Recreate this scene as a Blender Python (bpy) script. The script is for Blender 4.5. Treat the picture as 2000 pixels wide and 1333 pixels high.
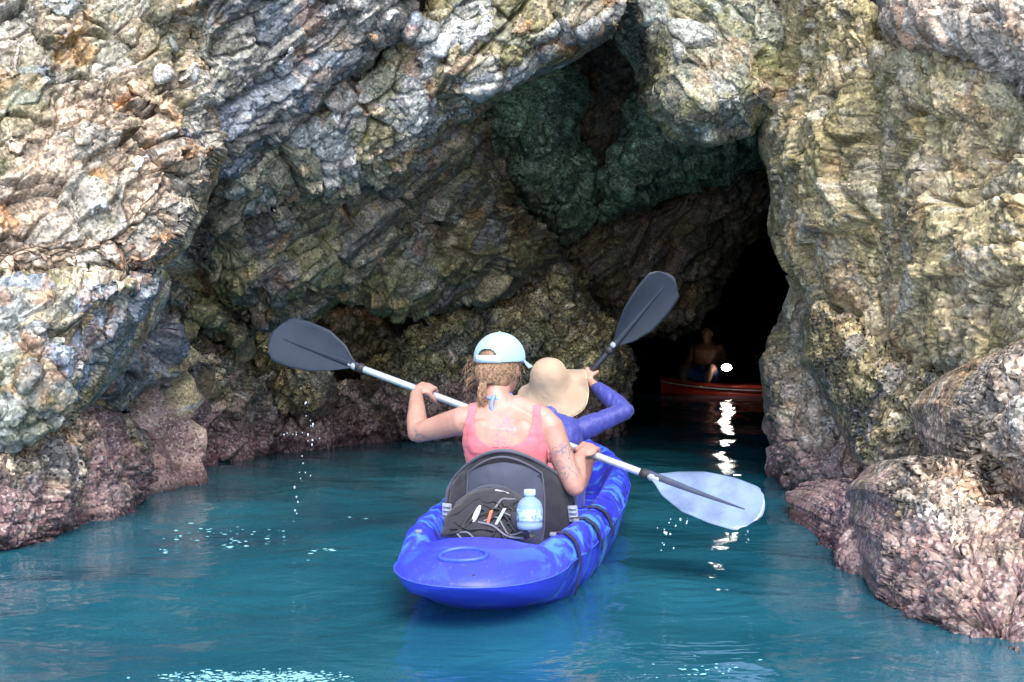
import bpy, bmesh, math, random
import numpy as np
from mathutils import Vector, Matrix

for o in list(bpy.data.objects):
    bpy.data.objects.remove(o)
scene = bpy.context.scene
COL = scene.collection
R = math.radians

# ------------------------------------------------------------------ camera, sky, sun, exposure
CAM_H, FPX, HOR = 0.96, 2900.0, 623.0       # eye height (m), focal length and horizon row in photograph pixels
cam_d = bpy.data.cameras.new("camera")
cam = bpy.data.objects.new("camera", cam_d)
COL.objects.link(cam)
cam.location = (0, 0, CAM_H)
cam.rotation_euler = (R(90), 0, 0)
cam_d.sensor_width = 36.0
cam_d.lens = 36.0 * FPX / 2000.0
cam_d.shift_y = (HOR - 666.5) / 2000.0
cam_d.clip_start = 0.05
cam_d.clip_end = 6000
scene.camera = cam

SUN_EL, SUN_AZ = R(46), R(10)               # sun high behind the camera, a little to its right
world = bpy.data.worlds.new("World")
scene.world = world
world.use_nodes = True
wn = world.node_tree.nodes
bg = wn["Background"]
sky = wn.new("ShaderNodeTexSky")
sky.sky_type = 'NISHITA'
sky.sun_disc = False
sky.sun_elevation = SUN_EL
sky.sun_rotation = R(180) + SUN_AZ * -1.0
sky.air_density = 1.0
sky.dust_density = 1.5
world.node_tree.links.new(sky.outputs[0], bg.inputs[0])
bg.inputs[1].default_value = 0.15

sun_d = bpy.data.lights.new("sun", 'SUN')
sun_d.energy = 1.7
sun_d.angle = R(36)
sun_d.color = (1.0, 0.93, 0.82)
sun = bpy.data.objects.new("sun", sun_d)
COL.objects.link(sun)
sd = Vector((math.sin(SUN_AZ) * math.cos(SUN_EL), -math.cos(SUN_AZ) * math.cos(SUN_EL), math.sin(SUN_EL)))
sun.rotation_euler = sd.to_track_quat('Z', 'Y').to_euler()

vs = scene.view_settings
vs.view_transform = 'Standard'
vs.look = 'None'
vs.exposure = 1.45
vs.gamma = 1.0
vs.use_curve_mapping = False
scene.render.engine = 'CYCLES'
scene.cycles.use_denoising = True
scene.cycles.max_bounces = 6
scene.cycles.diffuse_bounces = 3
scene.cycles.glossy_bounces = 3
scene.cycles.transparent_max_bounces = 8
scene.cycles.sample_clamp_indirect = 6.0

# ------------------------------------------------------------------ helpers
def at(u, v, d):
    """the point that stands d metres ahead of the camera under photograph pixel u, v"""
    return Vector(((u - 1000.0) / FPX * d, d, CAM_H - (v - HOR) / FPX * d))

def tag(o, label=None, cat=None, group=None, kind=None):
    if label: o["label"] = label
    if cat: o["category"] = cat
    if group: o["group"] = group
    if kind: o["kind"] = kind
    return o

def link(name, me, mat=None, parent=None, smooth=True):
    o = bpy.data.objects.new(name, me)
    COL.objects.link(o)
    if mat is not None:
        me.materials.clear()
        me.materials.append(mat)
    if parent is not None:
        o.parent = parent
        o.matrix_parent_inverse = parent.matrix_world.inverted()
    if smooth and len(me.polygons):
        me.polygons.foreach_set("use_smooth", [True] * len(me.polygons))
    return o

def empty(name, loc=(0, 0, 0)):
    o = bpy.data.objects.new(name, None)
    COL.objects.link(o)
    o.location = loc
    o.empty_display_size = 0.1
    bpy.context.view_layer.update()
    return o

def pymesh(name, V, F):
    me = bpy.data.meshes.new(name)
    me.from_pydata([tuple(map(float, v)) for v in V], [], F)
    me.update()
    return me

def npmesh(name, V, T, Q=None):
    """mesh from numpy arrays: vertices, triangles, quads"""
    me = bpy.data.meshes.new(name)
    nt = 0 if T is None else len(T)
    nq = 0 if Q is None else len(Q)
    me.vertices.add(len(V))
    me.vertices.foreach_set("co", np.asarray(V, np.float32).ravel())
    me.loops.add(nt * 3 + nq * 4)
    me.polygons.add(nt + nq)
    li = []
    if nt: li.append(np.asarray(T).ravel())
    if nq: li.append(np.asarray(Q).ravel())
    me.loops.foreach_set("vertex_index", np.concatenate(li).astype(np.int32))
    st = np.concatenate([np.arange(nt) * 3, nt * 3 + np.arange(nq) * 4]).astype(np.int32)
    me.polygons.foreach_set("loop_start", st)
    me.update(calc_edges=True)
    me.validate()
    return me

def fattr(me, name, arr):
    a = me.attributes.new(name, 'FLOAT', 'POINT')
    a.data.foreach_set("value", np.asarray(arr, np.float32))

# ---- numpy noise
def _h(ix, iy, iz, seed):
    with np.errstate(over='ignore'):
        h = (ix.astype(np.uint32) * np.uint32(374761393) + iy.astype(np.uint32) * np.uint32(668265263)
             + iz.astype(np.uint32) * np.uint32(2147483647) + np.uint32((seed * 974711 + 12345) & 0xffffffff))
        h = (h ^ (h >> np.uint32(13))) * np.uint32(1274126177)
        h = (h ^ (h >> np.uint32(16))) * np.uint32(2246822519)
        h = h ^ (h >> np.uint32(15))
    return h

def _r(h, k):
    with np.errstate(over='ignore'):
        g = (h + np.uint32(k * 40503 + 7)) * np.uint32(2654435761)
        g = (g ^ (g >> np.uint32(15))) * np.uint32(2246822519)
        g = g ^ (g >> np.uint32(13))
    return g.astype(np.float64) / 4294967295.0

def vnoise(P, seed=0):
    i = np.floor(P).astype(np.int64)
    f = P - i
    f = f * f * (3 - 2 * f)
    out = np.zeros(len(P))
    for dx in (0, 1):
        for dy in (0, 1):
            for dz in (0, 1):
                w = (f[:, 0] if dx else 1 - f[:, 0]) * (f[:, 1] if dy else 1 - f[:, 1]) * (f[:, 2] if dz else 1 - f[:, 2])
                out += w * _r(_h(i[:, 0] + dx, i[:, 1] + dy, i[:, 2] + dz, seed), 1)
    return out * 2 - 1

def fbm(P, seed=0, octv=4, gain=0.5):
    out = np.zeros(len(P)); a = 1.0; s = 0.0; Q = P.copy()
    for k in range(octv):
        out += a * vnoise(Q + 17.3 * k, seed + k); s += a
        a *= gain; Q = Q * 2.03
    return out / s

def worley(P, seed=0, box=0.0):
    """nearest / second nearest jittered cell: F1, F2, cell hash, vector to the cell centre"""
    i = np.floor(P).astype(np.int64)
    n = len(P)
    F1 = np.full(n, 9.0); F2 = np.full(n, 9.0)
    H = np.zeros(n, np.uint32); D = np.zeros((n, 3))
    for dx in (-1, 0, 1):
        for dy in (-1, 0, 1):
            for dz in (-1, 0, 1):
                cx, cy, cz = i[:, 0] + dx, i[:, 1] + dy, i[:, 2] + dz
                h = _h(cx, cy, cz, seed)
                vx = P[:, 0] - cx - _r(h, 1); vy = P[:, 1] - cy - _r(h, 2); vz = P[:, 2] - cz - _r(h, 3)
                d = np.sqrt(vx * vx + vy * vy + vz * vz)
                if box: d = d * (1 - box) + box * 1.25 * np.maximum(np.maximum(np.abs(vx), np.abs(vy)), np.abs(vz))
                c = d < F1
                F2 = np.where(c, F1, np.minimum(F2, d))
                F1 = np.where(c, d, F1)
                H = np.where(c, h, H)
                D[c, 0] = vx[c]; D[c, 1] = vy[c]; D[c, 2] = vz[c]
    return F1, F2, H, D

def vnormals(V, T):
    a, b, c = V[T[:, 0]], V[T[:, 1]], V[T[:, 2]]
    fn = np.cross(b - a, c - a)
    N = np.zeros_like(V)
    for k in range(3):
        np.add.at(N, T[:, k], fn)
    return N / np.maximum(np.linalg.norm(N, axis=1, keepdims=True), 1e-12)

# ------------------------------------------------------------------ material helpers
class NT:
    def __init__(self, name):
        self.m = bpy.data.materials.new(name)
        self.m.use_nodes = True
        self.t = self.m.node_tree
        self.b = self.t.nodes["Principled BSDF"]
        self.out = self.t.nodes["Material Output"]
    def n(self, typ, **kw):
        nd = self.t.nodes.new(typ)
        for k, v in kw.items():
            setattr(nd, k, v)
        return nd
    def l(self, a, b):
        self.t.links.new(a, b)
    def val(self, sock, x):
        if hasattr(x, "links"): self.l(x, sock)
        elif isinstance(x, (tuple, list)) and len(x) == 3 and sock.type == 'RGBA': sock.default_value = (*x, 1)
        else: sock.default_value = x
    def math(self, op, a, b=0.0, clamp=False):
        nd = self.n("ShaderNodeMath", operation=op, use_clamp=clamp)
        self.val(nd.inputs[0], a); self.val(nd.inputs[1], b)
        return nd.outputs[0]
    def mix(self, f, a, b, mode='MIX'):
        nd = self.n("ShaderNodeMix", data_type='RGBA', blend_type=mode)
        self.val(nd.inputs[0], f); self.val(nd.inputs[6], a); self.val(nd.inputs[7], b)
        return nd.outputs[2]
    def ramp(self, f, stops):
        nd = self.n("ShaderNodeValToRGB")
        self.val(nd.inputs[0], f)
        e = nd.color_ramp.elements
        while len(e) < len(stops): e.new(0.5)
        for el, (p, c) in zip(e, stops):
            el.position = p
            el.color = (*c, 1) if isinstance(c, (tuple, list)) else (c, c, c, 1)
        return nd.outputs[0]
    def step(self, f, a, b):
        nd = self.n("ShaderNodeMapRange", interpolation_type='SMOOTHSTEP')
        self.val(nd.inputs[0], f); nd.inputs[1].default_value = a; nd.inputs[2].default_value = b
        return nd.outputs[0]
    def pos(self, scale=(1, 1, 1), rot=(0, 0, 0), loc=(0, 0, 0)):
        g = self.n("ShaderNodeNewGeometry")
        mp = self.n("ShaderNodeMapping")
        mp.inputs["Scale"].default_value = scale
        mp.inputs["Rotation"].default_value = rot
        mp.inputs["Location"].default_value = loc
        self.l(g.outputs["Position"], mp.inputs[0])
        return mp.outputs[0]
    def obj(self, scale=(1, 1, 1), rot=(0, 0, 0)):
        g = self.n("ShaderNodeTexCoord")
        mp = self.n("ShaderNodeMapping")
        mp.inputs["Scale"].default_value = scale
        mp.inputs["Rotation"].default_value = rot
        self.l(g.outputs["Object"], mp.inputs[0])
        return mp.outputs[0]
    def noise(self, vec, scale, detail=4, rough=0.55, dist=0.0):
        nd = self.n("ShaderNodeTexNoise")
        self.l(vec, nd.inputs["Vector"])
        nd.inputs["Scale"].default_value = scale
        nd.inputs["Detail"].default_value = detail
        nd.inputs["Roughness"].default_value = rough
        nd.inputs["Distortion"].default_value = dist
        return nd.outputs[0]
    def voro(self, vec, scale, feature='F1', out="Color", rnd=1.0):
        nd = self.n("ShaderNodeTexVoronoi", feature=feature)
        self.l(vec, nd.inputs["Vector"])
        nd.inputs["Scale"].default_value = scale
        nd.inputs["Randomness"].default_value = rnd
        return nd.outputs[out]
    def bump(self, h, strength=0.5, dist=0.01, prev=None):
        nd = self.n("ShaderNodeBump")
        self.l(h, nd.inputs["Height"])
        nd.inputs["Strength"].default_value = strength
        nd.inputs["Distance"].default_value = dist
        if prev is not None: self.l(prev, nd.inputs["Normal"])
        return nd.outputs[0]
    def attr(self, name):
        nd = self.n("ShaderNodeAttribute", attribute_name=name)
        return nd.outputs["Fac"]

def plain(name, col, rough=0.5, metal=0.0, var=0.12, vscale=30, bump=0.0, coat=0.0, spec=0.5, **kw):
    """simple procedural material: a colour broken up by noise, with fine relief"""
    k = NT(name)
    p = k.obj()
    n1 = k.noise(p, vscale, 5)
    c = k.mix(k.step(n1, 0.3, 0.7), tuple(x * (1 - var) for x in col), tuple(min(1, x * (1 + var)) for x in col))
    k.l(c, k.b.inputs["Base Color"])
    k.val(k.b.inputs["Roughness"], k.math('ADD', k.math('MULTIPLY', n1, 0.16), rough - 0.08))
    k.b.inputs["Metallic"].default_value = metal
    k.b.inputs["Coat Weight"].default_value = coat
    k.b.inputs["Coat Roughness"].default_value = 0.1
    k.b.inputs["Specular IOR Level"].default_value = spec
    for a, b in kw.items():
        k.b.inputs[a.replace("_", " ")].default_value = b
    if bump:
        k.l(k.bump(k.noise(p, vscale * 6, 4), bump, 0.003), k.b.inputs["Normal"])
    return k.m

# ------------------------------------------------------------------ rock materials
STR = R(-40)   # dip of the rock's layers: they rise to the right

def rock_mat(name, cols, rust=0.25, white=0.3, moss=0.2, fine=1.0, dark=0.3, spec=0.4, rough=0.55, mossc=(0.13, 0.13, 0.045), crust=1.0):
    """layered rock: patches of several stone colours, broken blocks, quartz, rust, algae,
    a band of pink crust at the tide line. All of it is colour of the stone itself."""
    k = NT(name)
    P = k.pos()
    A = k.attr
    cellA = A("cell_a"); cellB = A("cell_b")
    c = k.mix(k.step(A("n_big"), -0.5, 0.5), cols[0], cols[1])
    c = k.mix(k.step(A("n_med"), 0.1, 0.9), c, cols[2])
    c = k.mix(k.math('MULTIPLY', k.step(cellA, 0.6, 0.75), 0.85), c, cols[3])
    v = k.math('ADD', k.math('MULTIPLY', cellA, 0.45), k.math('MULTIPLY', cellB, 0.55))
    c = k.mix(1.0, c, k.ramp(v, [(0.1, 0.5), (0.5, 1.0), (1.0, 1.6)]), 'MULTIPLY')
    c = k.mix(k.math('MULTIPLY', k.step(A("n_rust"), 0.7, 1.5), rust), c, (0.46, 0.21, 0.075))
    c = k.mix(k.math('MULTIPLY', k.step(A("n_dark"), 0.5, 1.3), dark), c, (0.045, 0.05, 0.06))
    c = k.mix(k.math('MULTIPLY', k.step(A("n_quartz"), 0.7, 1.5), white), c, (0.62, 0.58, 0.53))
    c = k.mix(k.math('MULTIPLY', k.step(A("n_moss"), 0.0, 1.1), moss), c, mossc)
    fin = A("n_fine")
    sp = k.voro(P, 85, out="Color")
    s2 = k.n("ShaderNodeSeparateColor"); k.l(sp, s2.inputs[0])
    c = k.mix(1.0, c, k.ramp(s2.outputs[0], [(0.0, 1 - 0.6 * fine), (0.4, 1.0), (0.8, 1.0 + 0.25 * fine), (1.0, 1 + 1.0 * fine)]), 'MULTIPLY')
    fm = k.n("ShaderNodeMapRange"); k.l(fin, fm.inputs[0]); fm.inputs[1].default_value = -2; fm.inputs[2].default_value = 2
    c = k.mix(1.0, c, k.ramp(fm.outputs[0], [(0.1, 0.68), (0.5, 1.0), (0.9, 1.38)]), 'MULTIPLY')
    cr = k.mix(k.step(fin, -0.4, 0.6), (0.20, 0.105, 0.13), (0.31, 0.20, 0.20))
    cr = k.mix(k.step(s2.outputs[1], 0.62, 0.95), cr, (0.52, 0.43, 0.43))
    cr = k.mix(k.step(s2.outputs[2], 0.70, 0.95), cr, (0.05, 0.035, 0.05))
    c = k.mix(k.math('MULTIPLY', k.step(A("tide"), 0.0, 1.0), 0.85 * crust), c, cr)
    wet = k.step(A("wet"), 0.0, 1.0)     # soaked stone just above the water
    c = k.mix(wet, c, k.mix(1.0, c, (0.45, 0.42, 0.45), 'MULTIPLY'))
    k.l(c, k.b.inputs["Base Color"])
    k.val(k.b.inputs["Roughness"], k.math('SUBTRACT', k.math('ADD', k.math('MULTIPLY', A("n_med"), 0.08), rough), k.math('MULTIPLY', wet, 0.3)))
    k.b.inputs["Specular IOR Level"].default_value = spec
    h = k.math('ADD', k.math('MULTIPLY', k.noise(P, 55, 3, 0.6), 1.0), k.math('MULTIPLY', s2.outputs[0], 0.35))
    k.l(k.bump(h, 0.45, 0.010), k.b.inputs["Normal"])
    return k.m

ROCK = {
 'pale':  rock_mat("rock_pale", [(0.36, 0.275, 0.205), (0.30, 0.255, 0.19), (0.42, 0.325, 0.25), (0.23, 0.225, 0.205)], rust=0.6, white=0.42, moss=0.4, dark=0.45),
 'ochre': rock_mat("rock_ochre", [(0.38, 0.32, 0.20), (0.28, 0.30, 0.30), (0.46, 0.39, 0.28), (0.17, 0.21, 0.28)], rust=0.4, white=0.45, moss=0.5, dark=0.4),
 'blue':  rock_mat("rock_blue", [(0.14, 0.15, 0.17), (0.22, 0.22, 0.21), (0.30, 0.30, 0.31), (0.10, 0.12, 0.16)], rust=0.25, white=0.5, moss=0.3, dark=0.5, spec=0.6, rough=0.45),
 'lip':   rock_mat("rock_lip", [(0.30, 0.26, 0.17), (0.24, 0.24, 0.18), (0.38, 0.33, 0.25), (0.24, 0.26, 0.28)], rust=0.45, white=0.35, moss=0.6, dark=0.35),
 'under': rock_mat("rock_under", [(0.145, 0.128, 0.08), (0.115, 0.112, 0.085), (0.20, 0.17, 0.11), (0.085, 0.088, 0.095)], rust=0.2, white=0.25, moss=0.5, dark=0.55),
 'shell': rock_mat("rock_shell", [(0.28, 0.225, 0.125), (0.19, 0.165, 0.11), (0.38, 0.31, 0.17), (0.13, 0.125, 0.115)], rust=0.15, white=0.25, moss=0.4, fine=1.6, dark=0.6),
 'green': rock_mat("rock_green", [(0.19, 0.27, 0.19), (0.15, 0.23, 0.17), (0.24, 0.33, 0.24), (0.13, 0.18, 0.14)], rust=0.0, white=0.12, moss=0.5, fine=1.2, dark=0.5, mossc=(0.16, 0.29, 0.18), crust=0.0),
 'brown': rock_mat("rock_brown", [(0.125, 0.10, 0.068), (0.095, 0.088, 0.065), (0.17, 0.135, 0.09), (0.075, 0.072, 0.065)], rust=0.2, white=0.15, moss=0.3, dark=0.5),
 'hang':  rock_mat("rock_hang", [(0.27, 0.25, 0.16), (0.22, 0.23, 0.18), (0.35, 0.33, 0.25), (0.24, 0.26, 0.25)], rust=0.2, white=0.2, moss=0.6, dark=0.3, mossc=(0.20, 0.19, 0.06)),
 'right': rock_mat("rock_right", [(0.42, 0.335, 0.195), (0.36, 0.30, 0.17), (0.50, 0.405, 0.26), (0.31, 0.27, 0.19)], rust=0.25, white=0.4, moss=0.4, fine=0.9, dark=0.28, mossc=(0.29, 0.25, 0.10)),
 'pink':  rock_mat("rock_pink", [(0.50, 0.38, 0.30), (0.43, 0.35, 0.28), (0.56, 0.45, 0.37), (0.34, 0.30, 0.26)], rust=0.35, white=0.5, moss=0.2, dark=0.3, fine=0.95, crust=0.65),
 'mixed': rock_mat("rock_mixed", [(0.30, 0.24, 0.17), (0.22, 0.195, 0.155), (0.37, 0.28, 0.22), (0.14, 0.135, 0.14)], rust=0.2, white=0.3, moss=0.35, fine=1.5, dark=0.6),
 'tall':  rock_mat("rock_tall", [(0.34, 0.27, 0.20), (0.26, 0.225, 0.17), (0.42, 0.33, 0.26), (0.20, 0.18, 0.16)], rust=0.2, white=0.3, moss=0.3, fine=1.0, dark=0.4, crust=0.8),
 'crusty': rock_mat("rock_crusty", [(0.36, 0.27, 0.205), (0.29, 0.235, 0.18), (0.42, 0.33, 0.26), (0.20, 0.175, 0.15)], rust=0.3, white=0.35, moss=0.25, dark=0.5, fine=1.5, crust=0.75),
 'quartz': rock_mat("rock_quartz", [(0.56, 0.56, 0.55), (0.42, 0.45, 0.50), (0.66, 0.63, 0.60), (0.36, 0.38, 0.42)], rust=0.25, white=0.6, moss=0.1, dark=0.25),
 'rust':  rock_mat("rock_rust", [(0.50, 0.32, 0.18), (0.44, 0.30, 0.20), (0.56, 0.42, 0.30), (0.40, 0.33, 0.26)], rust=0.7, white=0.4, moss=0.15, dark=0.2),
}

# ------------------------------------------------------------------ rock shapes
STYLE = {  # layer angle, (cell size long, deep, thin; offset; tilt; crevice) three times, smooth noise amplitude, knobs, layer stretch, blockiness, grain
 'block':  dict(a=40, L=[(.70, .50, .40, .060, .45, .12), (.26, .22, .15, .034, .60, .085), (.085, .075, .052, .009, .6, .030)], n=.11, k=0, s=(1, 1, 2.6), b=.75, g=.0035),
 'schist': dict(a=42, L=[(.95, .45, .24, .065, .5, .08), (.42, .20, .085, .034, .6, .055), (.16, .08, .030, .011, .7, .022)], n=.09, k=0, s=(1, 1, 5), b=.7, g=.004),
 'shell':  dict(a=35, L=[(.50, .40, .32, .055, .5, .06), (.15, .13, .10, .018, .5, .042), (.046, .042, .038, .009, .5, .022)], n=.12, k=.012, s=(1, 1, 1.6), b=.3, g=.006),
 'knob':   dict(a=-58, L=[(.95, .55, .40, .055, .5, .06), (.32, .20, .12, .022, .6, .040), (.095, .06, .042, .008, .7, .018)], n=.20, k=.005, s=(1, 1, 2.2), b=.45, g=.007),
 'boulder': dict(a=50, L=[(.60, .45, .34, .045, .5, .07), (.21, .16, .11, .020, .7, .042), (.070, .055, .040, .008, .7, .018)], n=.14, k=.005, s=(1, 1, 2.0), b=.5, g=.007),
}

def displace(V, N, style, seed, amp=1.0, fade=None, fade_hi=None):
    st = STYLE[style]
    a = R(st['a'])
    e1 = np.array((math.cos(a), 0.25, math.sin(a))); e1 /= np.linalg.norm(e1)
    e3 = np.array((-math.sin(a), 0.35, math.cos(a))); e3 -= e1 * e1.dot(e3); e3 /= np.linalg.norm(e3)
    e2 = np.cross(e3, e1)
    W = V + 0.08 * np.stack([fbm(V * 1.9 + 5, 11), fbm(V * 1.9 + 31, 12), fbm(V * 1.9 + 57, 13)], 1) \
          + 0.004 * np.stack([fbm(V * 16 + 5, 21, 2), fbm(V * 16 + 31, 22, 2), fbm(V * 16 + 57, 23, 2)], 1)
    S = np.stack([W @ e1, W @ e2, W @ e3], 1)
    fade = np.ones(len(V)) if fade is None else fade
    disp = st['n'] * amp * fade * fbm(V * 1.6 + seed * .37, 31, 3, .42)
    cell = []
    fade_hi = fade if fade_hi is None else fade_hi
    for q, (c1, c2, c3, off, tilt, cre) in enumerate(st['L']):
        F1, F2, H, D = worley(S / np.array((c1, c2, c3)), 40 + q, st.get('b', 0.0))
        o = _r(H, 5) * 2 - 1
        t = (_r(H, 6) * 2 - 1) * D[:, 0] + (_r(H, 7) * 2 - 1) * D[:, 1] + (_r(H, 8) * 2 - 1) * D[:, 2]
        g = np.clip((F2 - F1) / (0.08, 0.11, 0.17)[q], 0, 1)
        # some joints are open, most are tight
        opn = 0.25 + 0.9 * np.clip(fbm(V * 2.6 + 9 * q, 61 + q, 2) * 2.6 + 0.35, 0, 1)
        disp = disp + amp * (fade if q == 0 else fade_hi) * (off * o + off * tilt * 2.0 * t - cre * opn * (1 - g) ** 1.5)
        cell.append(_r(H, 9))
    if st['k']:
        F1, F2, H, D = worley(W / 0.036, 77)
        msk = np.clip(fbm(V * 4.1, 78, 3) * 2.5 + 0.5, 0, 1)
        disp = disp + fade_hi * st['k'] * msk * (1 - np.clip(F1 / 0.7, 0, 1) ** 2) * (0.4 + 1.2 * _r(H, 4))
    disp = disp + st['g'] * fade_hi * fbm(S * np.array((22, 22, 22)) * np.array(st['s']) ** .5, 91, 3)
    LS = S * np.array(st['s'])
    sg = lambda x: x / 0.24
    at_ = dict(cell_a=cell[1], cell_b=cell[2], n_big=sg(fbm(V * 1.5 + 3, 101, 4)), n_med=sg(fbm(LS * 4.0, 102, 4, .6)),
               n_rust=sg(fbm(W * 5.0 + 8, 103, 4, .6)), n_dark=sg(fbm(LS * 5.5 + 2, 104, 4, .65)), n_quartz=sg(fbm(LS * 7.5 + 4, 105, 4, .65)),
               n_moss=sg(fbm(W * 2.6 + 6, 106, 5, .65)), n_fine=sg(fbm(LS * 24, 107, 3, .7)),
               wet=np.clip((0.10 - V[:, 2] + 0.10 * fbm(W * 3.5, 109, 3)) / 0.06, 0, 1),
               tide=np.clip((0.50 - V[:, 2] + 0.55 * fbm(W * 2.5, 108, 4, .6)) / 0.3, 0, 1))
    return V + N * disp[:, None], at_

def setattrs(me, at_):
    for nm, ar in at_.items():
        fattr(me, nm, ar)

def interp_depth(pts, dep, G):
    """smooth interpolation of the depths given at the outline (linear radial basis with a plane)"""
    n = len(pts)
    p = pts / 500.0
    g = G / 500.0
    A = np.zeros((n + 3, n + 3))
    A[:n, :n] = np.linalg.norm(p[:, None] - p[None], axis=2) - np.eye(n) * 0.15
    A[:n, n] = 1; A[:n, n + 1:] = p
    A[n:, :n] = A[:n, n:].T
    w = np.linalg.solve(A, np.concatenate([dep, [0, 0, 0]]))
    K = np.linalg.norm(g[:, None] - p[None], axis=2)
    return K @ w[:n] + w[n] + g @ w[n + 1:]

def rock(name, label, poly, mat, style, Rpx=90, T=0.3, back=0.9, step=3.0, amp=1.0, seed=None, cat="rock", parent=None):
    """a closed boulder: a rounded, broken face over the given outline, sides that run back and close behind"""
    seed = seed if seed is not None else (sum(map(ord, label)) % 97)
    A = np.array(poly, float)
    # refine and roughen the outline
    rng = np.random.default_rng(seed)
    pts, dep = A[:, :2], A[:, 2]
    seg = []
    n = len(A)
    for i in range(n):
        a, b = A[i, :2], A[(i + 1) % n, :2]
        m = max(1, int(np.linalg.norm(b - a) / 9))
        for q in range(m):
            seg.append(a + (b - a) * q / m)
    O = np.array(seg)
    for _ in range(2):
        O = 0.5 * O + 0.25 * (np.roll(O, 1, 0) + np.roll(O, -1, 0))
    z = np.zeros(len(O))
    O = O + 13 * np.stack([fbm(np.stack([O[:, 0] / 60, O[:, 1] / 60, z + seed], 1), 3), fbm(np.stack([O[:, 0] / 60, O[:, 1] / 60, z + seed + 50], 1), 4)], 1)
    O = O + 9 * np.stack([fbm(np.stack([O[:, 0] / 22, O[:, 1] / 22, z + seed], 1), 5, 2), fbm(np.stack([O[:, 0] / 22, O[:, 1] / 22, z + seed + 50], 1), 6, 2)], 1)
    lo, hi = O.min(0) - step, O.max(0) + step
    nx, ny = int((hi[0] - lo[0]) / step) + 2, int((hi[1] - lo[1]) / step) + 2
    gx, gy = np.meshgrid(lo[0] + np.arange(nx) * step, lo[1] + np.arange(ny) * step)
    G = np.stack([gx.ravel(), gy.ravel()], 1)
    # signed distance to outline
    sdist = np.full(len(G), 1e9); inside = np.zeros(len(G), bool)
    near = np.zeros_like(G)
    for i in range(len(O)):
        a, b = O[i], O[(i + 1) % len(O)]
        ab = b - a
        t = np.clip(((G - a) @ ab) / max(ab @ ab, 1e-9), 0, 1)
        c = a + t[:, None] * ab
        d = np.linalg.norm(G - c, axis=1)
        m = d < sdist
        sdist[m] = d[m]; near[m] = c[m]
        if a[1] != b[1]:
            cr = ((a[1] > G[:, 1]) != (b[1] > G[:, 1]))
            xi = a[0] + (G[:, 1] - a[1]) * (b[0] - a[0]) / (b[1] - a[1])
            inside ^= cr & (G[:, 0] < xi)
    sd_ = np.where(inside, sdist, -sdist)
    idx = np.arange(len(G)).reshape(ny, nx)
    q = np.stack([idx[:-1, :-1], idx[1:, :-1], idx[1:, 1:], idx[:-1, 1:]], -1).reshape(-1, 4)
    keep = (sd_[q] > -0.55 * step).all(1)
    q = q[keep]
    used = np.unique(q)
    remap = np.full(len(G), -1); remap[used] = np.arange(len(used))
    q = remap[q]
    U = G[used].copy(); s = sd_[used]
    bm_ = s < 0.45 * step
    U[bm_] = near[used][bm_]
    s = np.maximum(s, 0)
    dd = interp_depth(pts, dep, U)
    x = np.clip(s / Rpx, 0, 1)
    prof = np.clip(1 - (1 - x) ** 2, 0, 1)
    dd = dd + T * (1 - prof)
    V = np.stack([(U[:, 0] - 1000) / FPX * dd, dd, CAM_H - (U[:, 1] - HOR) / FPX * dd], 1)
    Tt = np.concatenate([q[:, [0, 1, 2]], q[:, [0, 2, 3]]])
    # boundary edges -> sides and back
    e = np.concatenate([q[:, [0, 1]], q[:, [1, 2]], q[:, [2, 3]], q[:, [3, 0]]])
    key = np.sort(e, 1)
    kk = key[:, 0].astype(np.int64) * len(V) + key[:, 1]
    _, first, cnt = np.unique(kk, return_index=True, return_counts=True)
    be = e[first[cnt == 1]]
    bv = np.unique(be)
    m2 = np.full(len(V), -1); m2[bv] = np.arange(len(bv))
    cen = V[bv].mean(0)
    rings = []; base = len(V); allV = [V]; quads = [q]
    prev = np.arange(len(V))[bv]
    fades = [0.4 + 0.6 * prof]; fhi = [np.ones(len(V))]
    nr = 34 if parent is None else 10
    for k_ in range(1, nr + 1):
        dy = (k_ / nr) ** 1.15
        sc_ = 1.0 - 0.02 * dy - 0.36 * dy ** 2.5
        Rg = cen + (V[bv] - cen) * np.array((sc_, 1.0, sc_))
        Rg[:, 1] = Rg[:, 1] + back * dy
        ids = base + np.arange(len(bv)); base += len(bv)
        allV.append(Rg)
        fades.append(np.full(len(bv), max(0.0, .4 - .45 * dy))); fhi.append(np.full(len(bv), max(0.0, 1 - 2.6 * dy)))
        pa, pb = m2[be[:, 0]], m2[be[:, 1]]
        quads.append(np.stack([prev[pb], prev[pa], ids[pa], ids[pb]], 1))
        prev = ids
    allV.append((cen + np.array((0, back * 1.05, 0)))[None])
    pa, pb = m2[be[:, 0]], m2[be[:, 1]]
    fan = np.stack([prev[pb], prev[pa], np.full(len(be), base)], 1)
    V = np.concatenate(allV); Q = np.concatenate(quads)
    Tn = np.concatenate([Q[:, [0, 1, 2]], Q[:, [0, 2, 3]], fan])
    N = vnormals(V, Tn)
    fades.append(np.zeros(1)); fhi.append(np.zeros(1))
    V2, cell = displace(V, N, style, seed, amp, np.concatenate(fades), np.concatenate(fhi))
    me = npmesh(name, V2, fan, Q)
    setattrs(me, cell)
    o = link(name, me, ROCK[mat], parent, smooth=True)
    if parent is None: tag(o, label, cat, kind="thing")
    return o

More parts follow.
